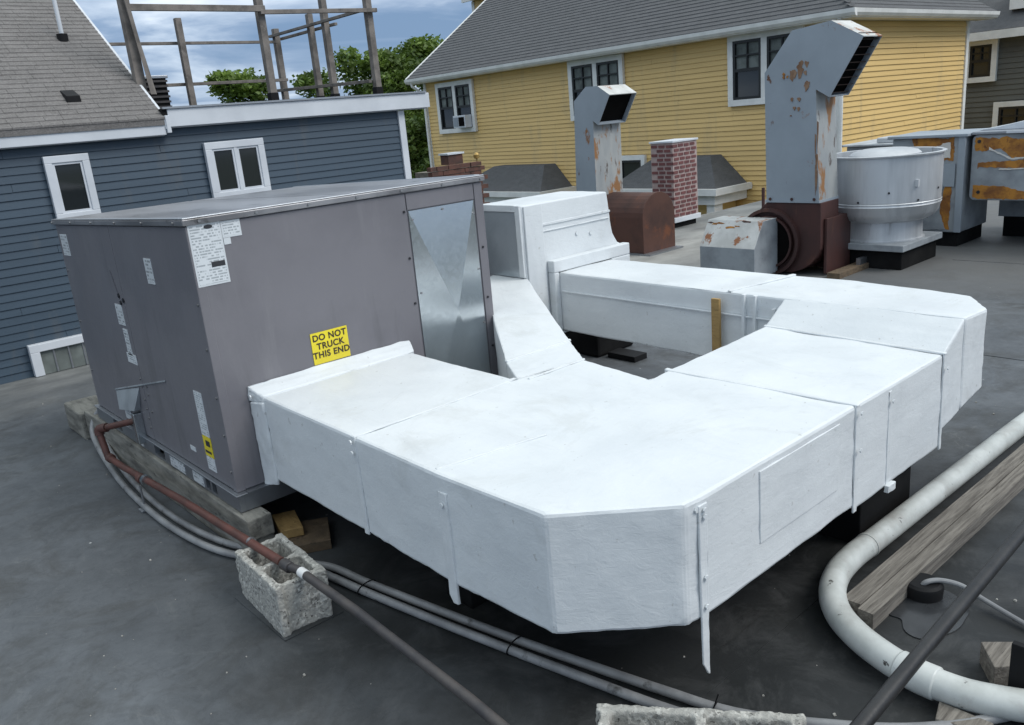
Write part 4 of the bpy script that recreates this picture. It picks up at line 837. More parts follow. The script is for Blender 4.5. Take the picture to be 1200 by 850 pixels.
# soffit, gutter and roof: gable to the left, hip to the right
ov = .42
MB().box(YX - ov, YX - .023, YY - ov, 22.7, 2.865, 2.885).build('soffit', M['cream_trim'], Yh)
MB().box(YX - .022, 23.1, YY - ov, YY - .023, 2.865, 2.885).build('soffit', M['cream_trim'], Yh)
gp = [(0, 0), (-.06, .02), (-.10, .075), (-.11, .15), (.0, .15)]
MB().extr([(YX - ov + .02 + a, 2.87 + b_) for a, b_ in gp], 'y', YY - ov - .1, 22.75).build('gutter', M['cream_trim'], Yh)
MB().extr([(YY - ov + .02 + a, 2.87 + b_) for a, b_ in gp], 'x', YX - ov + .03, 23.2).build('gutter', M['cream_trim'], Yh)
rx0, ry0, ez = YX - ov - .02, YY - ov - .02, 3.02; pit = .66; hw = 3.9; rzz = ez + pit * hw
v = [(rx0, 22.72, ez), (rx0, ry0, ez), (23.2, ry0, ez), (rx0 + hw, 22.72, rzz), (rx0 + hw, ry0 + hw, rzz), (23.2, ry0 + hw, rzz), (rx0 + 2 * hw, 22.72, ez), (rx0 + 2 * hw, ry0 + hw, rzz - .01)]
o = MB().add(v, [(0, 1, 4, 3), (1, 2, 5, 4), (3, 4, 7, 6)]).build('roof', M['shingle_dark'], Yh); sm = o.modifiers.new('th', 'SOLIDIFY'); sm.thickness = .05; sm.offset = -1
# lapped courses on the slope facing us
mb = MB(); rs = random.Random(5); n = 34
for i in range(n):
    u0 = i * .135; z0 = ez + pit * u0 + .004; x0 = rx0 + u0; x1 = x0 + .14; z1 = z0 + pit * .14
    ya = ry0 + u0
    mb.hexa([(x0, ya, z0), (x0, 22.70, z0), (x1, 22.70, z1), (x1, ya, z1), (x0, ya, z0 + .022), (x0, 22.70, z0 + .022), (x1, 22.70, z1 + .004), (x1, ya, z1 + .004)])
    mb.hexa([(x0, ry0 + u0, z0), (23.19, ry0 + u0, z0), (23.19, ry0 + u0 + .14, z1), (x0, ry0 + u0 + .14, z1), (x0, ry0 + u0, z0 + .022), (23.19, ry0 + u0, z0 + .022), (23.19, ry0 + u0 + .14, z1 + .004), (x0, ry0 + u0 + .14, z1 + .004)])
mb.build('shingles', M['shingle_dark'], Yh, kind='stuff')
MB().hexa([(rx0, 22.70, ez - .12), (rx0, 22.78, ez - .12), (rx0 + hw, 22.78, rzz - .12), (rx0 + hw, 22.70, rzz - .12), (rx0, 22.70, ez + .03), (rx0, 22.78, ez + .03), (rx0 + hw, 22.78, rzz + .03), (rx0 + hw, 22.70, rzz + .03)]).build('rake_board', M['cream_trim'], Yh)
# taller rear wing showing above the left end of the roof
DLY = 24.8
MB().box(20.8, 24.6, 21.0, DLY, -6.5, 5.74).build('rear_wing', M['yellow'], Yh)
MB().hexa([(20.55, 20.9, 5.74), (22.8, 20.9, 5.74), (22.8, DLY + .2, 5.74), (20.55, DLY + .2, 5.74), (20.55, 20.9, 5.84), (22.8, 20.9, 6.6), (22.8, DLY + .2, 6.6), (20.55, DLY + .2, 5.84)]).build('wing_roof', M['shingle_dark'], Yh)
MB().box(20.48, 20.549, 20.9, DLY + .22, 5.68, 5.84).build('wing_gutter', M['cream_trim'], Yh)
MB().box(20.77, 20.799, DLY - .12, DLY + .02, -6.5, 5.68).build('wing_trim', M['cream_trim'], Yh)
MB().box(16.95, 17.25, 11.25, 11.6, 3.4, 3.62).build('roof_vent', M['black_rubber'], Yh, bevel=.02)
for y, x in ((22.05, YX - .07), ):
    mb = MB(); mb.tube([(YX - ov, 22.5, 2.90), (YX - ov + .02, 22.5, 2.80), (YX - .09, 22.36, 2.55), (YX - .09, 22.36, -6.4)], .045, 8); mb.build('downspout', M['cream_trim'], Yh)
mb = MB(); mb.tube([(YX - ov, 8.42, 2.90), (YX - .10, 8.52, 2.6), (YX - .10, 8.52, -6.4)], .045, 8); mb.build('downspout', M['cream_trim'], Yh)
wm = ('cream_trim', 'sash', 'glass')
for a0, a1, z0, z1, n_ in ((19.93, 21.72, 1.30, 2.80, 2), (14.12, 15.98, 1.38, 2.86, 2), (9.35, 11.13, 1.42, 2.89, 2)):
    wv = window(Yh, 'y', YX - .022, a0, a1, z0, z1, .13, n_, wm, proud=.09, muntin=.03, mull=.14, sash=.055, shade=.47)
window(Yh, 'y', YX - .022, 13.55, 14.5, -.75, .45, .12, 1, wm, proud=.09, sash=.05)
t = thing('window_air_conditioner', 'white window air conditioner in the lower right of the leftmost yellow-house window', 'air conditioner', (16.3, 20.3, 1.45))
MB().box(16.14, 16.40, 20.08, 20.66, 1.44, 1.80).build('casing', M['trim'], t, bevel=.01)
MB().box(16.125, 16.139, 20.13, 20.38, 1.49, 1.75).build('grille', M['louvre'], t); MB().box(16.125, 16.139, 20.42, 20.62, 1.49, 1.75).build('grille', M['galv_dull'], t)
# hipped bay roofs on the yellow house
def bay(ya, yb, rya, ryb, zr, ze, xf, label):
    t = thing('bay_roof', label, 'bay', (xf + .5, (ya + yb) / 2, -6.5), 'hipped bays on the yellow house')
    v = [(xf, ya, ze), (xf, yb, ze), (YX - .03, ya + .05, ze), (YX - .03, yb, ze), (YX - .45, rya, zr), (YX - .45, ryb, zr), (YX - .03, rya, zr), (YX - .03, ryb, zr)]
    o = MB().add(v, [(0, 1, 5, 4), (2, 0, 4, 6), (1, 3, 7, 5), (4, 5, 7, 6)]).build('hip_roof', M['shingle_dark'], t); sm = o.modifiers.new('th', 'SOLIDIFY'); sm.thickness = .04
    mb = MB(); mb.box(xf - .10, xf, ya - .08, yb + .08, ze - .13, ze + .01).box(xf, YX - .03, ya - .08, ya, ze - .13, ze + .01).box(xf, YX - .03, yb, yb + .08, ze - .13, ze + .01); mb.build('gutter', M['cream_trim'], t)
    MB().box(xf + .05, YX - .03, ya + .06, yb - .06, ze - .34, ze - .131).build('frieze', M['cream_trim'], t)
    MB().box(xf + .12, xf + .42, ya + .12, ya + .32, -6.5, ze - .341).build('column', M['cream_trim'], t)
    MB().box(xf + .12, xf + .42, yb - .62, yb - .32, -6.5, ze - .341).build('column', M['cream_trim'], t)
    MB().box(xf + .55, YX - .03, ya + .35, yb - .65, -6.5, ze - .341).build('bay_wall', M['yellow'], t)
bay(16.09, 20.0, 16.75, 18.85, .30, -.32, 15.2, 'charcoal hipped bay roof left of the smaller gooseneck duct')
bay(10.66, 13.75, 11.38, 12.98, .40, -.23, 15.2, 'charcoal hipped bay roof behind the patterned brick chimney')

# ------------------------------------------------------------------ grey house at the far right
Gh = thing('grey_house', 'dark grey clapboard house with white trimmed windows at the far right', 'house', (28, 6, -6.5))
MB().box(28, 38, -4, 16, -6.5, 2.72).build('wall', M['greysiding'], Gh)
clapboards(Gh, 'y', 28, -4, 16, -2.0, 2.60, .15, M['greysiding'], .03, longest=7)
MB().box(27.5, 27.62, -4.4, 16.4, 2.55, 2.78).build('gutter', M['cream_trim'], Gh); MB().box(27.62, 27.97, -4.4, 16.4, 2.60, 2.64).build('soffit', M['cream_trim'], Gh)
v = [(27.5, -4.4, 2.79), (27.5, 16.4, 2.79), (33, 16.4, 7.2), (33, -4.4, 7.2), (38.5, 16.4, 2.79), (38.5, -4.4, 2.79)]
o = MB().add(v, [(0, 3, 2, 1), (3, 5, 4, 2)]).build('roof', M['shingle_dark'], Gh); sm = o.modifiers.new('th', 'SOLIDIFY'); sm.thickness = .08
window(Gh, 'y', 27.97, 9.72, 10.62, 1.38, 2.58, .15, 1, wm, proud=.12, muntin=.04, sash=.07)
window(Gh, 'y', 27.97, 8.5, 9.72, -.6, .78, .15, 1, wm, proud=.12, muntin=.04, sash=.07)
MB().box(27.9, 29.3, 8.6, 9.50, 3.3, 4.1).build('skylight', M['cream_trim'], Gh)

# ------------------------------------------------------------------ gooseneck ducts
def gooseneck(label, X, T, prof, open_i, side_i, top_i, group, rustbase, slats):
    t = thing('gooseneck_duct', label, 'vent duct', (X + T / 2, prof[0][0], 0), group)
    n = len(prof)
    mb = MB(); vs = [(X, p[0], p[1]) for p in prof]; vb = [(X + T, p[0], p[1]) for p in prof]
    mb.add(vs + vb, [tuple(range(n)), tuple(range(2 * n - 1, n - 1, -1))] + [(i, (i + 1) % n, n + (i + 1) % n, n + i) for i in range(n) if i != open_i])
    o = mb.build('body', M['goose'], t)
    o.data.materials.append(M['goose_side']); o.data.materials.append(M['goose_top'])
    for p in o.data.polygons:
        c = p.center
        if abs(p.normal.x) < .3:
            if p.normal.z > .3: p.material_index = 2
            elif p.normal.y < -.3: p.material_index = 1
    sm = o.modifiers.new('th', 'SOLIDIFY'); sm.thickness = .012; sm.offset = -1
    a = prof[open_i]; b_ = prof[(open_i + 1) % n]
    # dark mesh set just inside the mouth, with slats
    d = Vector((b_[0] - a[0], b_[1] - a[1])); nn = Vector((-d.y, d.x)).normalized()
    if nn.x < 0: nn = -nn                                  # inward is +Y
    q = nn * .05
    mb = MB(); mb.add([(X + .012, a[0] + q.x, a[1] + q.y), (X + T - .012, a[0] + q.x, a[1] + q.y), (X + T - .012, b_[0] + q.x, b_[1] + q.y), (X + .012, b_[0] + q.x, b_[1] + q.y),
                       (X + .012, a[0] + q.x * 1.2, a[1] + q.y * 1.2), (X + T - .012, a[0] + q.x * 1.2, a[1] + q.y * 1.2), (X + T - .012, b_[0] + q.x * 1.2, b_[1] + q.y * 1.2), (X + .012, b_[0] + q.x * 1.2, b_[1] + q.y * 1.2)],
                      [(0, 1, 2, 3), (7, 6, 5, 4), (0, 4, 5, 1), (2, 6, 7, 3), (1, 5, 6, 2), (0, 3, 7, 4)]); mb.build('mesh_screen', M['louvre'], t)
    for i in range(slats):
        f = (i + .5) / slats; p = Vector(a) + d * f + nn * .012
        MB().box(X + .013, X + T - .013, p.x - .004, p.x + .026, p.y - .003, p.y + .003).build('slat', M['slat'], t)
    # standing flange where the bend is joined
    return t
gn = 'gooseneck exhaust ducts on rusty fan housings'
pf = [(4.345, .68), (4.363, 1.817), (4.096, 2.143), (3.738, 2.177), (3.455, 2.022), (3.740, 1.565), (3.866, 1.638), (3.818, .68)]
G1 = gooseneck('tall blue-grey gooseneck duct with rust streaks on a dark red fan housing', 7.0, .335, pf, 4, 6, 3, gn, None, 8)
# rust patches: flat ragged flakes
def flakes(parent, X, cy, cz, n, spread, size, seed, mat='peel'):
    rs = random.Random(seed)
    for i in range(n):
        y = cy + rs.uniform(-1, 1) * spread[0]; z = cz + rs.uniform(-1, 1) * spread[1]; k_ = rs.randint(7, 10); s_ = size * rs.uniform(.4, 1)
        pts = [(y + s_ * rs.uniform(.4, 1) * math.cos(2 * math.pi * j / k_), z + s_ * rs.uniform(.3, 1) * math.sin(2 * math.pi * j / k_) * (2.0 if math.sin(2 * math.pi * j / k_) < -.8 else 1)) for j in range(k_)]
        MB().extr(pts, 'x', X - .0012 - .0004 * i - .002 * (seed % 5), X + .001).build('rust_patch', M[mat], parent)
flakes(G1, 7.0, 4.02, 1.83, 7, (.09, .05), .05, 1, 'streak'); flakes(G1, 7.0, 3.90, 1.68, 4, (.05, .03), .035, 2, 'streak'); flakes(G1, 7.0, 4.05, 1.48, 6, (.05, .10), .022, 3, 'streak'); flakes(G1, 7.0, 4.15, 1.80, 3, (.03, .04), .02, 4)
rs = random.Random(21)
for i in range(6):                                      # rust bleeding down along the front seam
    y = 3.835 + rs.uniform(0, .03); z1 = rs.uniform(.95, 1.55); ln = rs.uniform(.10, .30)
    pts = [(y - .006, z1), (y + .008, z1 + .01), (y + .007, z1 - ln * .5), (y + .001, z1 - ln), (y - .006, z1 - ln * .4)]
    MB().extr(pts, 'x', 6.9975 - .0004 * i, 7.001).build('rust_patch', M['streak'], G1)
MB().box(6.992, 7.343, 3.812, 4.352, .668, .690).build('bottom_flange', M['goose'], G1)
screws(G1, [(6.99, y, .70) for y in (4.30, 4.08, 3.86)], (-1, 0, 0), M['rust'], .015)
# rusty scroll housing of the big fan
F1 = thing('fan_housing', 'dark red rusty scroll fan housing under the tall gooseneck duct', 'fan housing', (7.15, 4.1, 0))
cy, cz = 4.22, .30; sc = [(3.80, .667)]
for i in range(0, 25):
    a = R(-5 - i * 10.6 ) ; rr_ = .39 + .0 * i
    sc.append((cy + (.42 - .0035 * i) * math.cos(a), max(cz + (.40 - .004 * i) * math.sin(a), .03)))
sc = [(3.805, .667), (3.80, .30)] + [(cy + .42 * math.cos(R(a)), max(cz + .30 * math.sin(R(a)), .02)) for a in range(190, 361, 15)][:] + [(cy + .40 * math.cos(R(a)), cz + .345 * math.sin(R(a))) for a in range(0, 71, 12)] + [(4.345, .667)]
MB().extr(sc, 'x', 7.005, 7.33).build('scroll', M['rust'], F1, bevel=.006)
# inlet ring
for r0, r1, xa, xb, mt in ((.285, .315, 6.955, 7.004, 'rust'), (.225, .245, 6.96, 7.004, 'rust')):
    mb = MB(); n = 40; c = (cy + .09, cz + .0)
    vs = []
    for k_ in range(n):
        a = 2 * math.pi * k_ / n
        for r_, x_ in ((r1, xb), (r1, xa), (r0, xa), (r0, xb)): vs.append((x_, c[0] + r_ * math.cos(a), max(c[1] + r_ * math.sin(a), .005)))
    mb.add(vs, [(k_ * 4 + i, k_ * 4 + (i + 1) % 4, ((k_ + 1) % n) * 4 + (i + 1) % 4, ((k_ + 1) % n) * 4 + i) for k_ in range(n) for i in range(4)])
    mb.build('inlet_ring', M[mt], F1, smooth=True)
mb = MB(); mb.extr([(cy + .09 + .224 * math.cos(2 * math.pi * k_ / 30), max(cz + .224 * math.sin(2 * math.pi * k_ / 30), .008)) for k_ in range(30)], 'x', 6.985, 7.003); mb.build('inlet_mouth', M['louvre'], F1)
MB().box(7.06, 7.50, 3.770, 3.797, .02, .52).build('drive_cover', M['rust'], F1, bevel=.004)
MB().box(7.335, 7.50, 3.80, 4.5, .02, .52).build('drive_box', M['rust'], F1, bevel=.004)
MB().box(7.40, 7.66, 3.62, 3.66, .05, .11).build('mount_rail', M['galv_dull'], F1)
MB().box(6.98, 7.7, 3.60, 3.72, 0, .05).build('skid', M['ply'], F1)
# motor hood in front of it
Mh = thing('motor_hood', 'small grey box hood with rust-flaked sloping top in front of the rusty scroll', 'fan hood', (6.8, 4.5, 0))
prof = [(6.60, .02), (6.60, .295), (6.745, .53), (6.99, .53), (6.99, .02)]
o = MB().extr([(x, z) for x, z in prof], 'y', 4.222, 4.82).build('body', M['hoodgrey'], Mh, bevel=.004)
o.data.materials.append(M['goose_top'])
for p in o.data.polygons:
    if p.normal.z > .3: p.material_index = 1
rs = random.Random(8)
for i in range(8):
    y = 4.30 + rs.random() * .48; f = .72 + .3 * rs.random(); f = min(f, .97); x = 6.60 + .145 * f; z = .295 + .235 * f; s_ = .025 + .03 * rs.random()
    n_ = Vector((-.235, 0, .145)).normalized() * .002; d_ = Vector((.145, 0, .235)).normalized()
    pts = [Vector((x, y, z)) + Vector((0, 1, 0)) * s_ * rs.uniform(.6, 1.5) * math.cos(2 * math.pi * j / 8) + d_ * s_ * rs.uniform(.1, .45) * math.sin(2 * math.pi * j / 8) for j in range(8)]
    MB().add([p - n_ for p in pts] + [p + n_ for p in pts], [tuple(range(7, -1, -1)), tuple(range(8, 16))] + [(j, (j + 1) % 8, 8 + (j + 1) % 8, 8 + j) for j in range(8)]).build('rust_patch', M['peel' if i % 2 else 'rust_brown'], Mh)

pf2 = [(7.10, .66), (7.045, 1.746), (6.849, 1.892), (6.666, 1.886), (6.495, 1.781), (6.687, 1.462), (6.762, 1.513), (6.775, .66)]
G2 = gooseneck('smaller blue-grey gooseneck duct with a flaked side, beside the yellow house windows', 7.3, .47, pf2, 4, 6, 3, gn, None, 0)
F2 = thing('fan_housing', 'brown rusty round-topped fan housing behind the white hood box', 'fan housing', (7.6, 6.5, 0))
def arch(x0, x1, z0, zs, n=14):
    cx = (x0 + x1) / 2; r = (x1 - x0) / 2; return [(x0, z0), (x1, z0)] + [(cx + r * math.cos(math.pi * i / n), zs + r * .92 * math.sin(math.pi * i / n)) for i in range(n + 1)]
MB().extr(arch(7.315, 7.87, .02, .42), 'y', 6.13, 7.15).build('barrel', M['rust_brown'], F2, smooth=False, bevel=.004)
MB().extr(arch(7.305, 7.88, .01, .42), 'y', 6.10, 6.129).build('end_plate', M['rust_brown'], F2, bevel=.004)
MB().box(7.29, 7.90, 6.0, 7.1, 0, .019).build('base', M['galv_dull'], F2)

# ------------------------------------------------------------------ patterned brick chimney
Ch = thing('brick_chimney', 'square chimney of plum bricks and pale mortar with white base trim', 'chimney', (9.37, 7.22, 0))
cx0, cx1, cy0, cy1 = 9.10, 9.64, 7.04, 7.42
MB().box(cx0 + .008, cx1 - .008, cy0 + .008, cy1 - .008, .14, 1.125).build('core', M['mortar'], Ch)
MB().box(cx0 - .01, cx1 + .01, cy0 - .01, cy1 + .01, 1.1255, 1.150).build('cap', M['trim'], Ch, bevel=.004)
MB().box(cx0 - .02, cx1 + .02, cy0 - .02, cy1 + .02, .075, .139).build('base_trim', M['trim'], Ch, bevel=.004)
MB().box(cx0 + .03, cx1 - .03, cy0 + .03, cy1 - .03, 0, .0745).build('curb', M['black'], Ch)
rows = 17; hstep = (1.12 - .15) / rows; bl, bh = .098, hstep * .60; rs = random.Random(2)
bx_ = MB().box(0, bl, 0, .012, 0, bh).build('brick', M['brick']); first = [True]
by_ = MB().box(0, .012, 0, bl, 0, bh).build('brick', M['brick']); put(bx_, Ch); put(by_, Ch)
for i in range(rows):
    z = .152 + i * hstep; off = (i % 2) * .062
    k_ = 0; x = cx0 + .004 - (i % 2) * 0.0 + off * .5
    while x + bl < cx1:
        loc = (x, cy0, z + rs.uniform(-.002, .002))
        if i == 0 and k_ == 0: bx_.location = loc
        else: share(bx_, 'brick', loc, Ch)
        x += .125; k_ += 1
    y = cy0 + .014 + off * .5; k_ = 0
    while y + bl < cy1 + .01:
        loc = (cx0, y, z + rs.uniform(-.002, .002))
        if i == 0 and k_ == 0: by_.location = loc
        else: share(by_, 'brick', loc, Ch)
        y += .125; k_ += 1
# ------------------------------------------------------------------ old brick parapet stub
St = thing('brick_parapet', 'old brown brick chimney stub with toothed right edge behind the grey unit', 'chimney', (7.45, 9.6, 0))
MB().box(6.98, 7.86, 9.52, 9.93, 0, 1.00).build('core', M['oldmortar'], St)
rs = random.Random(4); hs = .066
bb = MB().box(0, .19, 0, .09, 0, .056).build('brick', M['oldbrick'], bevel=.004); put(bb, St); st = True
for i in range(16):
    z = .02 + i * hs
    for k_ in range(5):
        x = 6.955 + k_ * .20 - (.10 if i % 2 else 0) + rs.uniform(-.004, .004)
        if x < 6.93: x = 6.95
        loc = (min(x, 7.78 + rs.uniform(-.06, .02)), 9.50 + rs.uniform(-.01, .008), z)
        if st: bb.location = loc; st = False
        else: share(bb, 'brick', loc, St)
MB().box(7.36, 7.62, 9.62, 9.80, 1.065, 1.20).build('flue', M['oldbrick'], St); MB().box(7.34, 7.64, 9.60, 9.82, 1.201, 1.225).build('flue_cap', M['trim'], St)
MB().tube([(7.86, 9.6, 1.06), (7.86, 9.6, 1.13)], .012, 8).lathe([(0, 0), (.04, .01), (.045, .06), (.02, .09), (0, .095)], (7.86, 9.6, 1.10), 12).build('lamp', M['lamp'], St, smooth=True)

# small rusty pipe stub on the pale roof, in front of the bay column
mb = MB(); mb.tube([(10.15, 6.35, 0), (10.15, 6.35, .42)], .022, 8).lathe([(.022, .14), (.09, .02), (.11, 0)], (10.15, 6.35, 0), 14); tag(mb.build('vent_stack', M['rust'], smooth=True), 'thin rusty vent stack with flared foot on the pale roof', 'vent pipe')

# ------------------------------------------------------------------ upblast fan
c = (7.89, 3.655)
Fn = thing('exhaust_fan', 'large round spun aluminium exhaust fan on a square black curb', 'exhaust fan', (c[0], c[1], 0))
MB().box(7.53, 8.27, 3.30, 4.04, 0, .175).build('curb', M['black'], Fn, bevel=.006)
MB().box(7.46, 8.30, 3.26, 4.07, .176, .235).build('curb_cap', M['hoodgrey'], Fn, bevel=.006)
MB().lathe([(.37, 0), (.37, .012), (.35, .012), (.345, .18), (.36, .185)], (c[0], c[1], .2355), 56).build('neck', M['alu'], Fn, smooth=True)
MB().lathe([(.345, 0), (.38, .008), (.44, .035), (.475, .085), (.492, .15), (.497, .158), (.492, .166), (.492, .176), (.497, .182), (.492, .190)], (c[0], c[1], .41), 64).build('bowl', M['alu'], Fn, smooth=True)
MB().lathe([(.490, 0), (.494, .40), (.515, .405), (.518, .418), (.505, .424), (.480, .420), (.478, .25), (.478, .0)], (c[0], c[1], .602), 64).build('wind_band', M['alu'], Fn, smooth=True)
MB().lathe([(0, .16), (.20, .155), (.28, .135), (.31, .11), (.31, 0)], (c[0], c[1], .90), 48).build('motor_cap', M['alu_light'], Fn, smooth=True)
MB().box(c[0] - .48, c[0] + .48, c[1] - .012, c[1] + .012, .86, .88).build('brace', M['galv_dull'], Fn)
MB().lathe([(.0, 0), (.477, 0)], (c[0], c[1], .62), 32).build('damper', M['louvre'], Fn)
for a in range(0, 360, 30): screws(Fn, [(c[0] + .494 * math.cos(R(a)), c[1] + .494 * math.sin(R(a)), .70 if a % 60 else .62)], (math.cos(R(a)), math.sin(R(a)), 0), M['dark_screw'], .010)
a = R(238); MB().tube([(c[0] + .497 * math.cos(a), c[1] + .497 * math.sin(a), .74), (c[0] + .497 * math.cos(a), c[1] + .497 * math.sin(a), .80)], .02, 4).build('sticker', M['alu_light'], Fn)

# ------------------------------------------------------------------ peeling exhaust hoods on the right
E1 = thing('duct_cabinet', 'upright grey metal cabinet with peeling paint behind the round fan', 'vent cabinet', (9.1, 3.8, 0))
MB().box(8.80, 9.50, 3.30, 4.00, .145, 1.075).build('body', M['hoodgrey'], E1, bevel=.01)
MB().box(8.83, 9.47, 3.33, 3.97, 0, .144).build('curb', M['black'], E1)
MB().box(8.76, 9.52, 3.262, 4.04, 1.076, 1.105).build('top_flange', M['goose'], E1, bevel=.006)
MB().box(8.775, 8.799, 3.285, 3.35, .15, 1.075).build('edge_angle', M['goose'], E1, bevel=.003)
MB().box(8.72, 8.799, 3.60, 3.70, .62, .74).build('switch_box', M['alu_light'], E1, bevel=.008)
MB().box(8.785, 8.799, 3.37, 3.60, .60, .82).build('dark_band', M['goose'], E1)
def ragged(parent, plane, at, pts, mat, name='peeled_patch', th=.004, seed=0, amp=.012):
    rs = random.Random(seed); out_ = []
    for i in range(len(pts)):
        a = Vector(pts[i]); b_ = Vector(pts[(i + 1) % len(pts)]); n_ = max(2, int((b_ - a).length / .018)); w_ = rs.uniform(-1, 1)
        for k_ in range(n_):
            p = a.lerp(b_, k_ / n_); w_ = max(-1.6, min(1.6, w_ + rs.uniform(-.8, .8))); out_.append((p.x + w_ * amp * .5 + rs.uniform(-amp, amp) * .4, p.y + w_ * amp + rs.uniform(-amp, amp) * .5))
    return MB().extr(out_, plane, at - th, at + .001).build(name, M[mat], parent)
ragged(E1, 'x', 8.80, [(3.40, .85), (3.75, .86), (3.80, 1.08), (3.40, 1.08)], 'peel', seed=1)
ragged(E1, 'x', 8.796, [(3.42, .86), (3.62, .87), (3.55, .98), (3.42, 1.02)], 'peel_edge', seed=2)
ragged(E1, 'x', 8.80, [(3.40, .18), (3.60, .17), (3.52, .30), (3.44, .62), (3.39, .62)], 'peel', seed=3)
ragged(E1, 'x', 8.796, [(3.44, .19), (3.80, .17), (3.85, .60), (3.48, .61), (3.50, .35)], 'hoodgrey', name='loose_paint', seed=4)
flakes(E1, 8.79, 3.62, .38, 6, (.10, .10), .025, 5, 'peel_edge')
E2 = thing('exhaust_hood', 'long grey hood with orange primer showing through peeling paint, at the right edge', 'exhaust hood', (9.6, 2.4, 0))
def rr(x0, x1, z0, z1, r, n=6):
    pts = []
    for cx_, cz_, a0 in ((x1 - r, z1 - r, 0), (x0 + r, z1 - r, 90), (x0 + r, z0 + r, 180), (x1 - r, z0 + r, 270)):
        for i in range(n + 1): pts.append((cx_ + r * math.cos(R(a0 + 90 * i / n)), cz_ + r * math.sin(R(a0 + 90 * i / n))))
    return pts
MB().extr(rr(.9, 3.255, .46, 1.083, .05), 'x', 8.86, 8.90).build('front_panel', M['hoodgrey'], E2, bevel=.008)
MB().box(8.902, 10.3, .92, 3.240, .47, 1.075).build('body', M['hoodgrey'], E2, bevel=.01)
MB().box(9.53, 10.25, .95, 3.20, .21, .469).build('lower_body', M['hoodgrey'], E2)
MB().box(9.57, 10.2, 1.0, 3.16, 0, .209).build('curb', M['black'], E2)
MB().box(8.84, 10.35, .88, 3.258, 1.0835, 1.112).build('top_flange', M['galv_dull'], E2, bevel=.006)
prof = [(.9, 1.1125), (3.25, 1.1125), (3.22, 1.125), (3.05, 1.15), (2.85, 1.19), (2.5, 1.21), (1.6, 1.22), (.9, 1.20)]
MB().extr(prof, 'x', 9.0, 10.2).build('lid', M['trim'], E2, bevel=.02)
MB().box(8.828, 8.839, .9, 2.95, 1.088, 1.108).build('trim_strip', M['trim'], E2)
fx = 8.86
ragged(E2, 'x', fx, [(3.22, 1.05), (.95, 1.06), (.95, .80), (1.9, .90), (2.3, .84), (2.55, .95), (2.75, .87), (2.90, .86), (3.02, .96), (3.22, .93)], 'peel', seed=6, amp=.012)
ragged(E2, 'x', fx, [(3.19, .83), (2.62, .86), (2.60, .79), (2.95, .765), (3.19, .765)], 'peel', seed=7, amp=.008)
ragged(E2, 'x', fx, [(3.22, .485), (2.4, .49), (2.6, .52), (2.9, .575), (3.22, .60)], 'peel', seed=8, amp=.010)
ragged(E2, 'x', fx - .004, [(3.10, .965), (2.90, .865), (2.75, .875), (2.56, .95), (2.56, .93), (2.75, .86), (2.92, .85), (3.10, .94)], 'peel_edge', seed=9, amp=.005, name='curled_paint')
ragged(E2, 'x', fx - .004, [(3.0, .762), (2.66, .778), (2.66, .765), (3.0, .752)], 'peel_edge', seed=10, amp=.004, name='curled_paint')
screws(E2, [(fx - .005, 3.19, 1.02), (fx - .005, 3.17, .54)], (-1, 0, 0), M['dark_screw'], .018, 'bolt')
E3 = thing('low_vent', 'low pale metal box with a small round motor just behind the round fan rim', 'vent', (9.9, 4.3, 0))
MB().box(9.3, 10.3, 4.12, 4.75, 0, .98).build('body', M['hoodgrey'], E3, bevel=.01)
MB().box(9.26, 10.34, 4.09, 4.79, .981, 1.005).build('top', M['alu'], E3, bevel=.006)
MB().box(9.32, 9.62, 4.15, 4.42, 1.006, 1.065).build('motor_box', M['alu_light'], E3, bevel=.015)

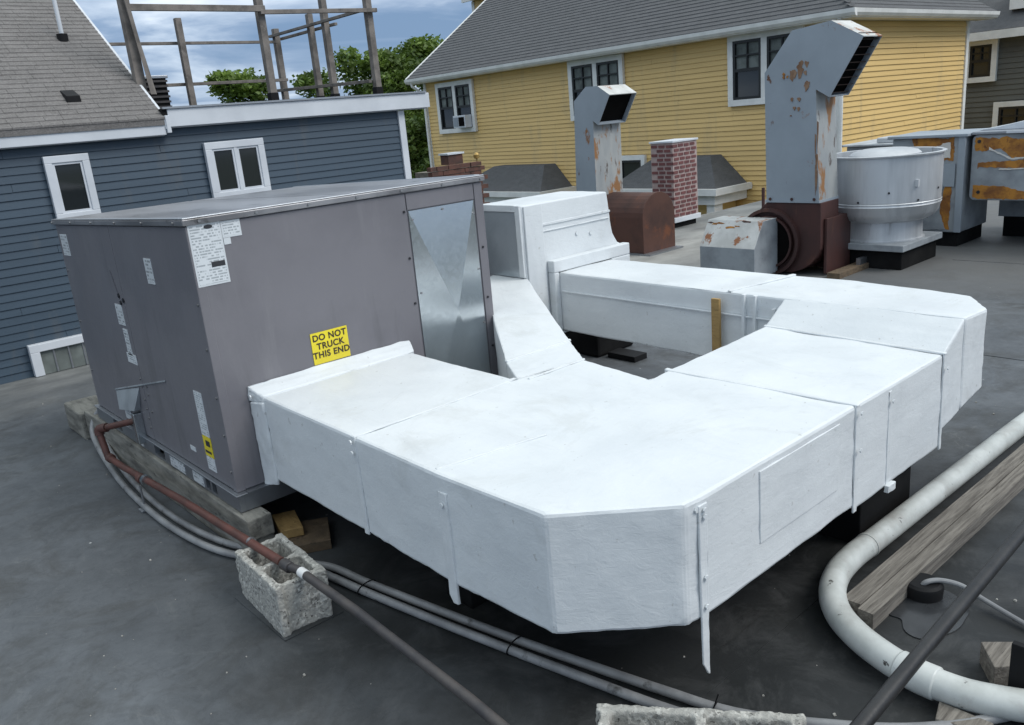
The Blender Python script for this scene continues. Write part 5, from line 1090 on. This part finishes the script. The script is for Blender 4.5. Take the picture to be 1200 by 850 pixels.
# ------------------------------------------------------------------ trees beyond the roofs
def tree(label, x, y, zg, ztop, rad, mat, seed, leaves=5200, low=.3, size=.14):
    rs = random.Random(seed); t = thing('broadleaf_tree', label, 'tree', (x, y, zg), 'trees beyond the roofs')
    H_ = ztop - zg; mb = MB()
    mb.tube([(x, y, zg), (x + .1, y, zg + H_ * .35), (x, y + .1, zg + H_ * .7)], [.03 * H_ + .05, .024 * H_, .01 * H_], 10)
    tips = []
    for i in range(9):
        a = rs.random() * 6.28; b_ = zg + H_ * rs.uniform(.3, .65); tip = (x + rad * .7 * math.cos(a), y + rad * .7 * math.sin(a), min(b_ + rad * rs.uniform(.4, 1), ztop - .3))
        mb.tube([(x, y, b_), ((x + tip[0]) / 2, (y + tip[1]) / 2, (b_ + tip[2]) / 2 + .1), tip], [.012 * H_, .008 * H_, .003 * H_], 7); tips.append(tip)
    mb.build('trunk', M['bark'], t, smooth=True)
    lobes = []
    for i in range(44):
        a = rs.random() * 6.28; f = rs.random(); z = zg + H_ * (low + (1 - low) * f); prof_ = math.sin(math.pi * min(1, max(0.08, .15 + .80 * f))) ** .6
        rr_ = rad * prof_ * rs.uniform(.35, .95); s_ = rad * rs.uniform(.22, .42)
        z = min(z, ztop - s_ * .8); lobes.append((x + rr_ * math.cos(a), y + rr_ * math.sin(a), z, s_))
    lobes.append((x, y, ztop - rad * .3, rad * .33))
    vs = []; fs = []
    for k_ in range(leaves):
        lx, ly, lz, ls = lobes[rs.randrange(len(lobes))]
        d = Vector((rs.gauss(0, 1), rs.gauss(0, 1), rs.gauss(0, 1))).normalized() * ls * (rs.random() ** .35) * rs.uniform(.85, 1.2)
        p = Vector((lx, ly, lz)) + Vector((d.x, d.y, d.z * .8))
        u_ = Vector((rs.gauss(0, 1), rs.gauss(0, 1), rs.gauss(0, .6))).normalized(); v_ = u_.cross(Vector((rs.gauss(0, 1), rs.gauss(0, 1), rs.gauss(0, 1)))).normalized()
        sz = size * rs.uniform(.5, 1.2); n_ = len(vs)
        vs += [p - u_ * sz, p - v_ * sz * .55, p + u_ * sz, p + v_ * sz * .55]; fs.append((n_, n_ + 1, n_ + 2, n_ + 3))
    me = bpy.data.meshes.new('crown'); me.from_pydata([tuple(q) for q in vs], [], fs); me.update(); me.materials.append(mat)
    o = bpy.data.objects.new('crown', me); COL.objects.link(o); put(o, t); o['kind'] = 'stuff'; return t
tree('round green treetop left of the middle deck post', 18.4, 40.0, -6.5, 4.9, 2.3, M['leaf'], 11, 16000, .25, .15)
tree('low green treetop between the middle deck post and the rear posts', 21.6, 39.0, -6.5, 4.7, 2.2, M['leaf_dark'], 12, 9000, .25, .15)
tree('green treetop behind the rear side deck posts', 23.0, 37.2, -6.5, 5.5, 2.2, M['leaf'], 13, 10000, .25, .15)
tree('green treetop just left of the right corner deck post', 24.2, 36.0, -6.5, 5.3, 2.0, M['leaf'], 14, 9000, .25, .15)
tree('tallest tree, rising between the blue house and the yellow house', 26.9, 36.4, -6.5, 5.9, 2.7, M['leaf'], 15, 16000, .15, .15)
tree('dark tree low in the gap between the blue and yellow houses', 20.2, 27.2, -6.5, 2.0, 1.9, M['leaf_dark'], 16, 12000, .1)
tree('pale green tree behind the right corner deck post', 22.2, 32.3, -6.5, 4.0, 1.7, M['leaf'], 17, 9000, .2)
tree('dense tree behind the left end of the yellow house', 24.5, 32.8, -6.5, 4.6, 2.2, M['leaf_dark'], 18, 12000, .1)
tree('far low treetop left of the round one, beside the condenser', 16.2, 42.5, -6.5, 3.4, 1.8, M['leaf_dark'], 19, 5000)
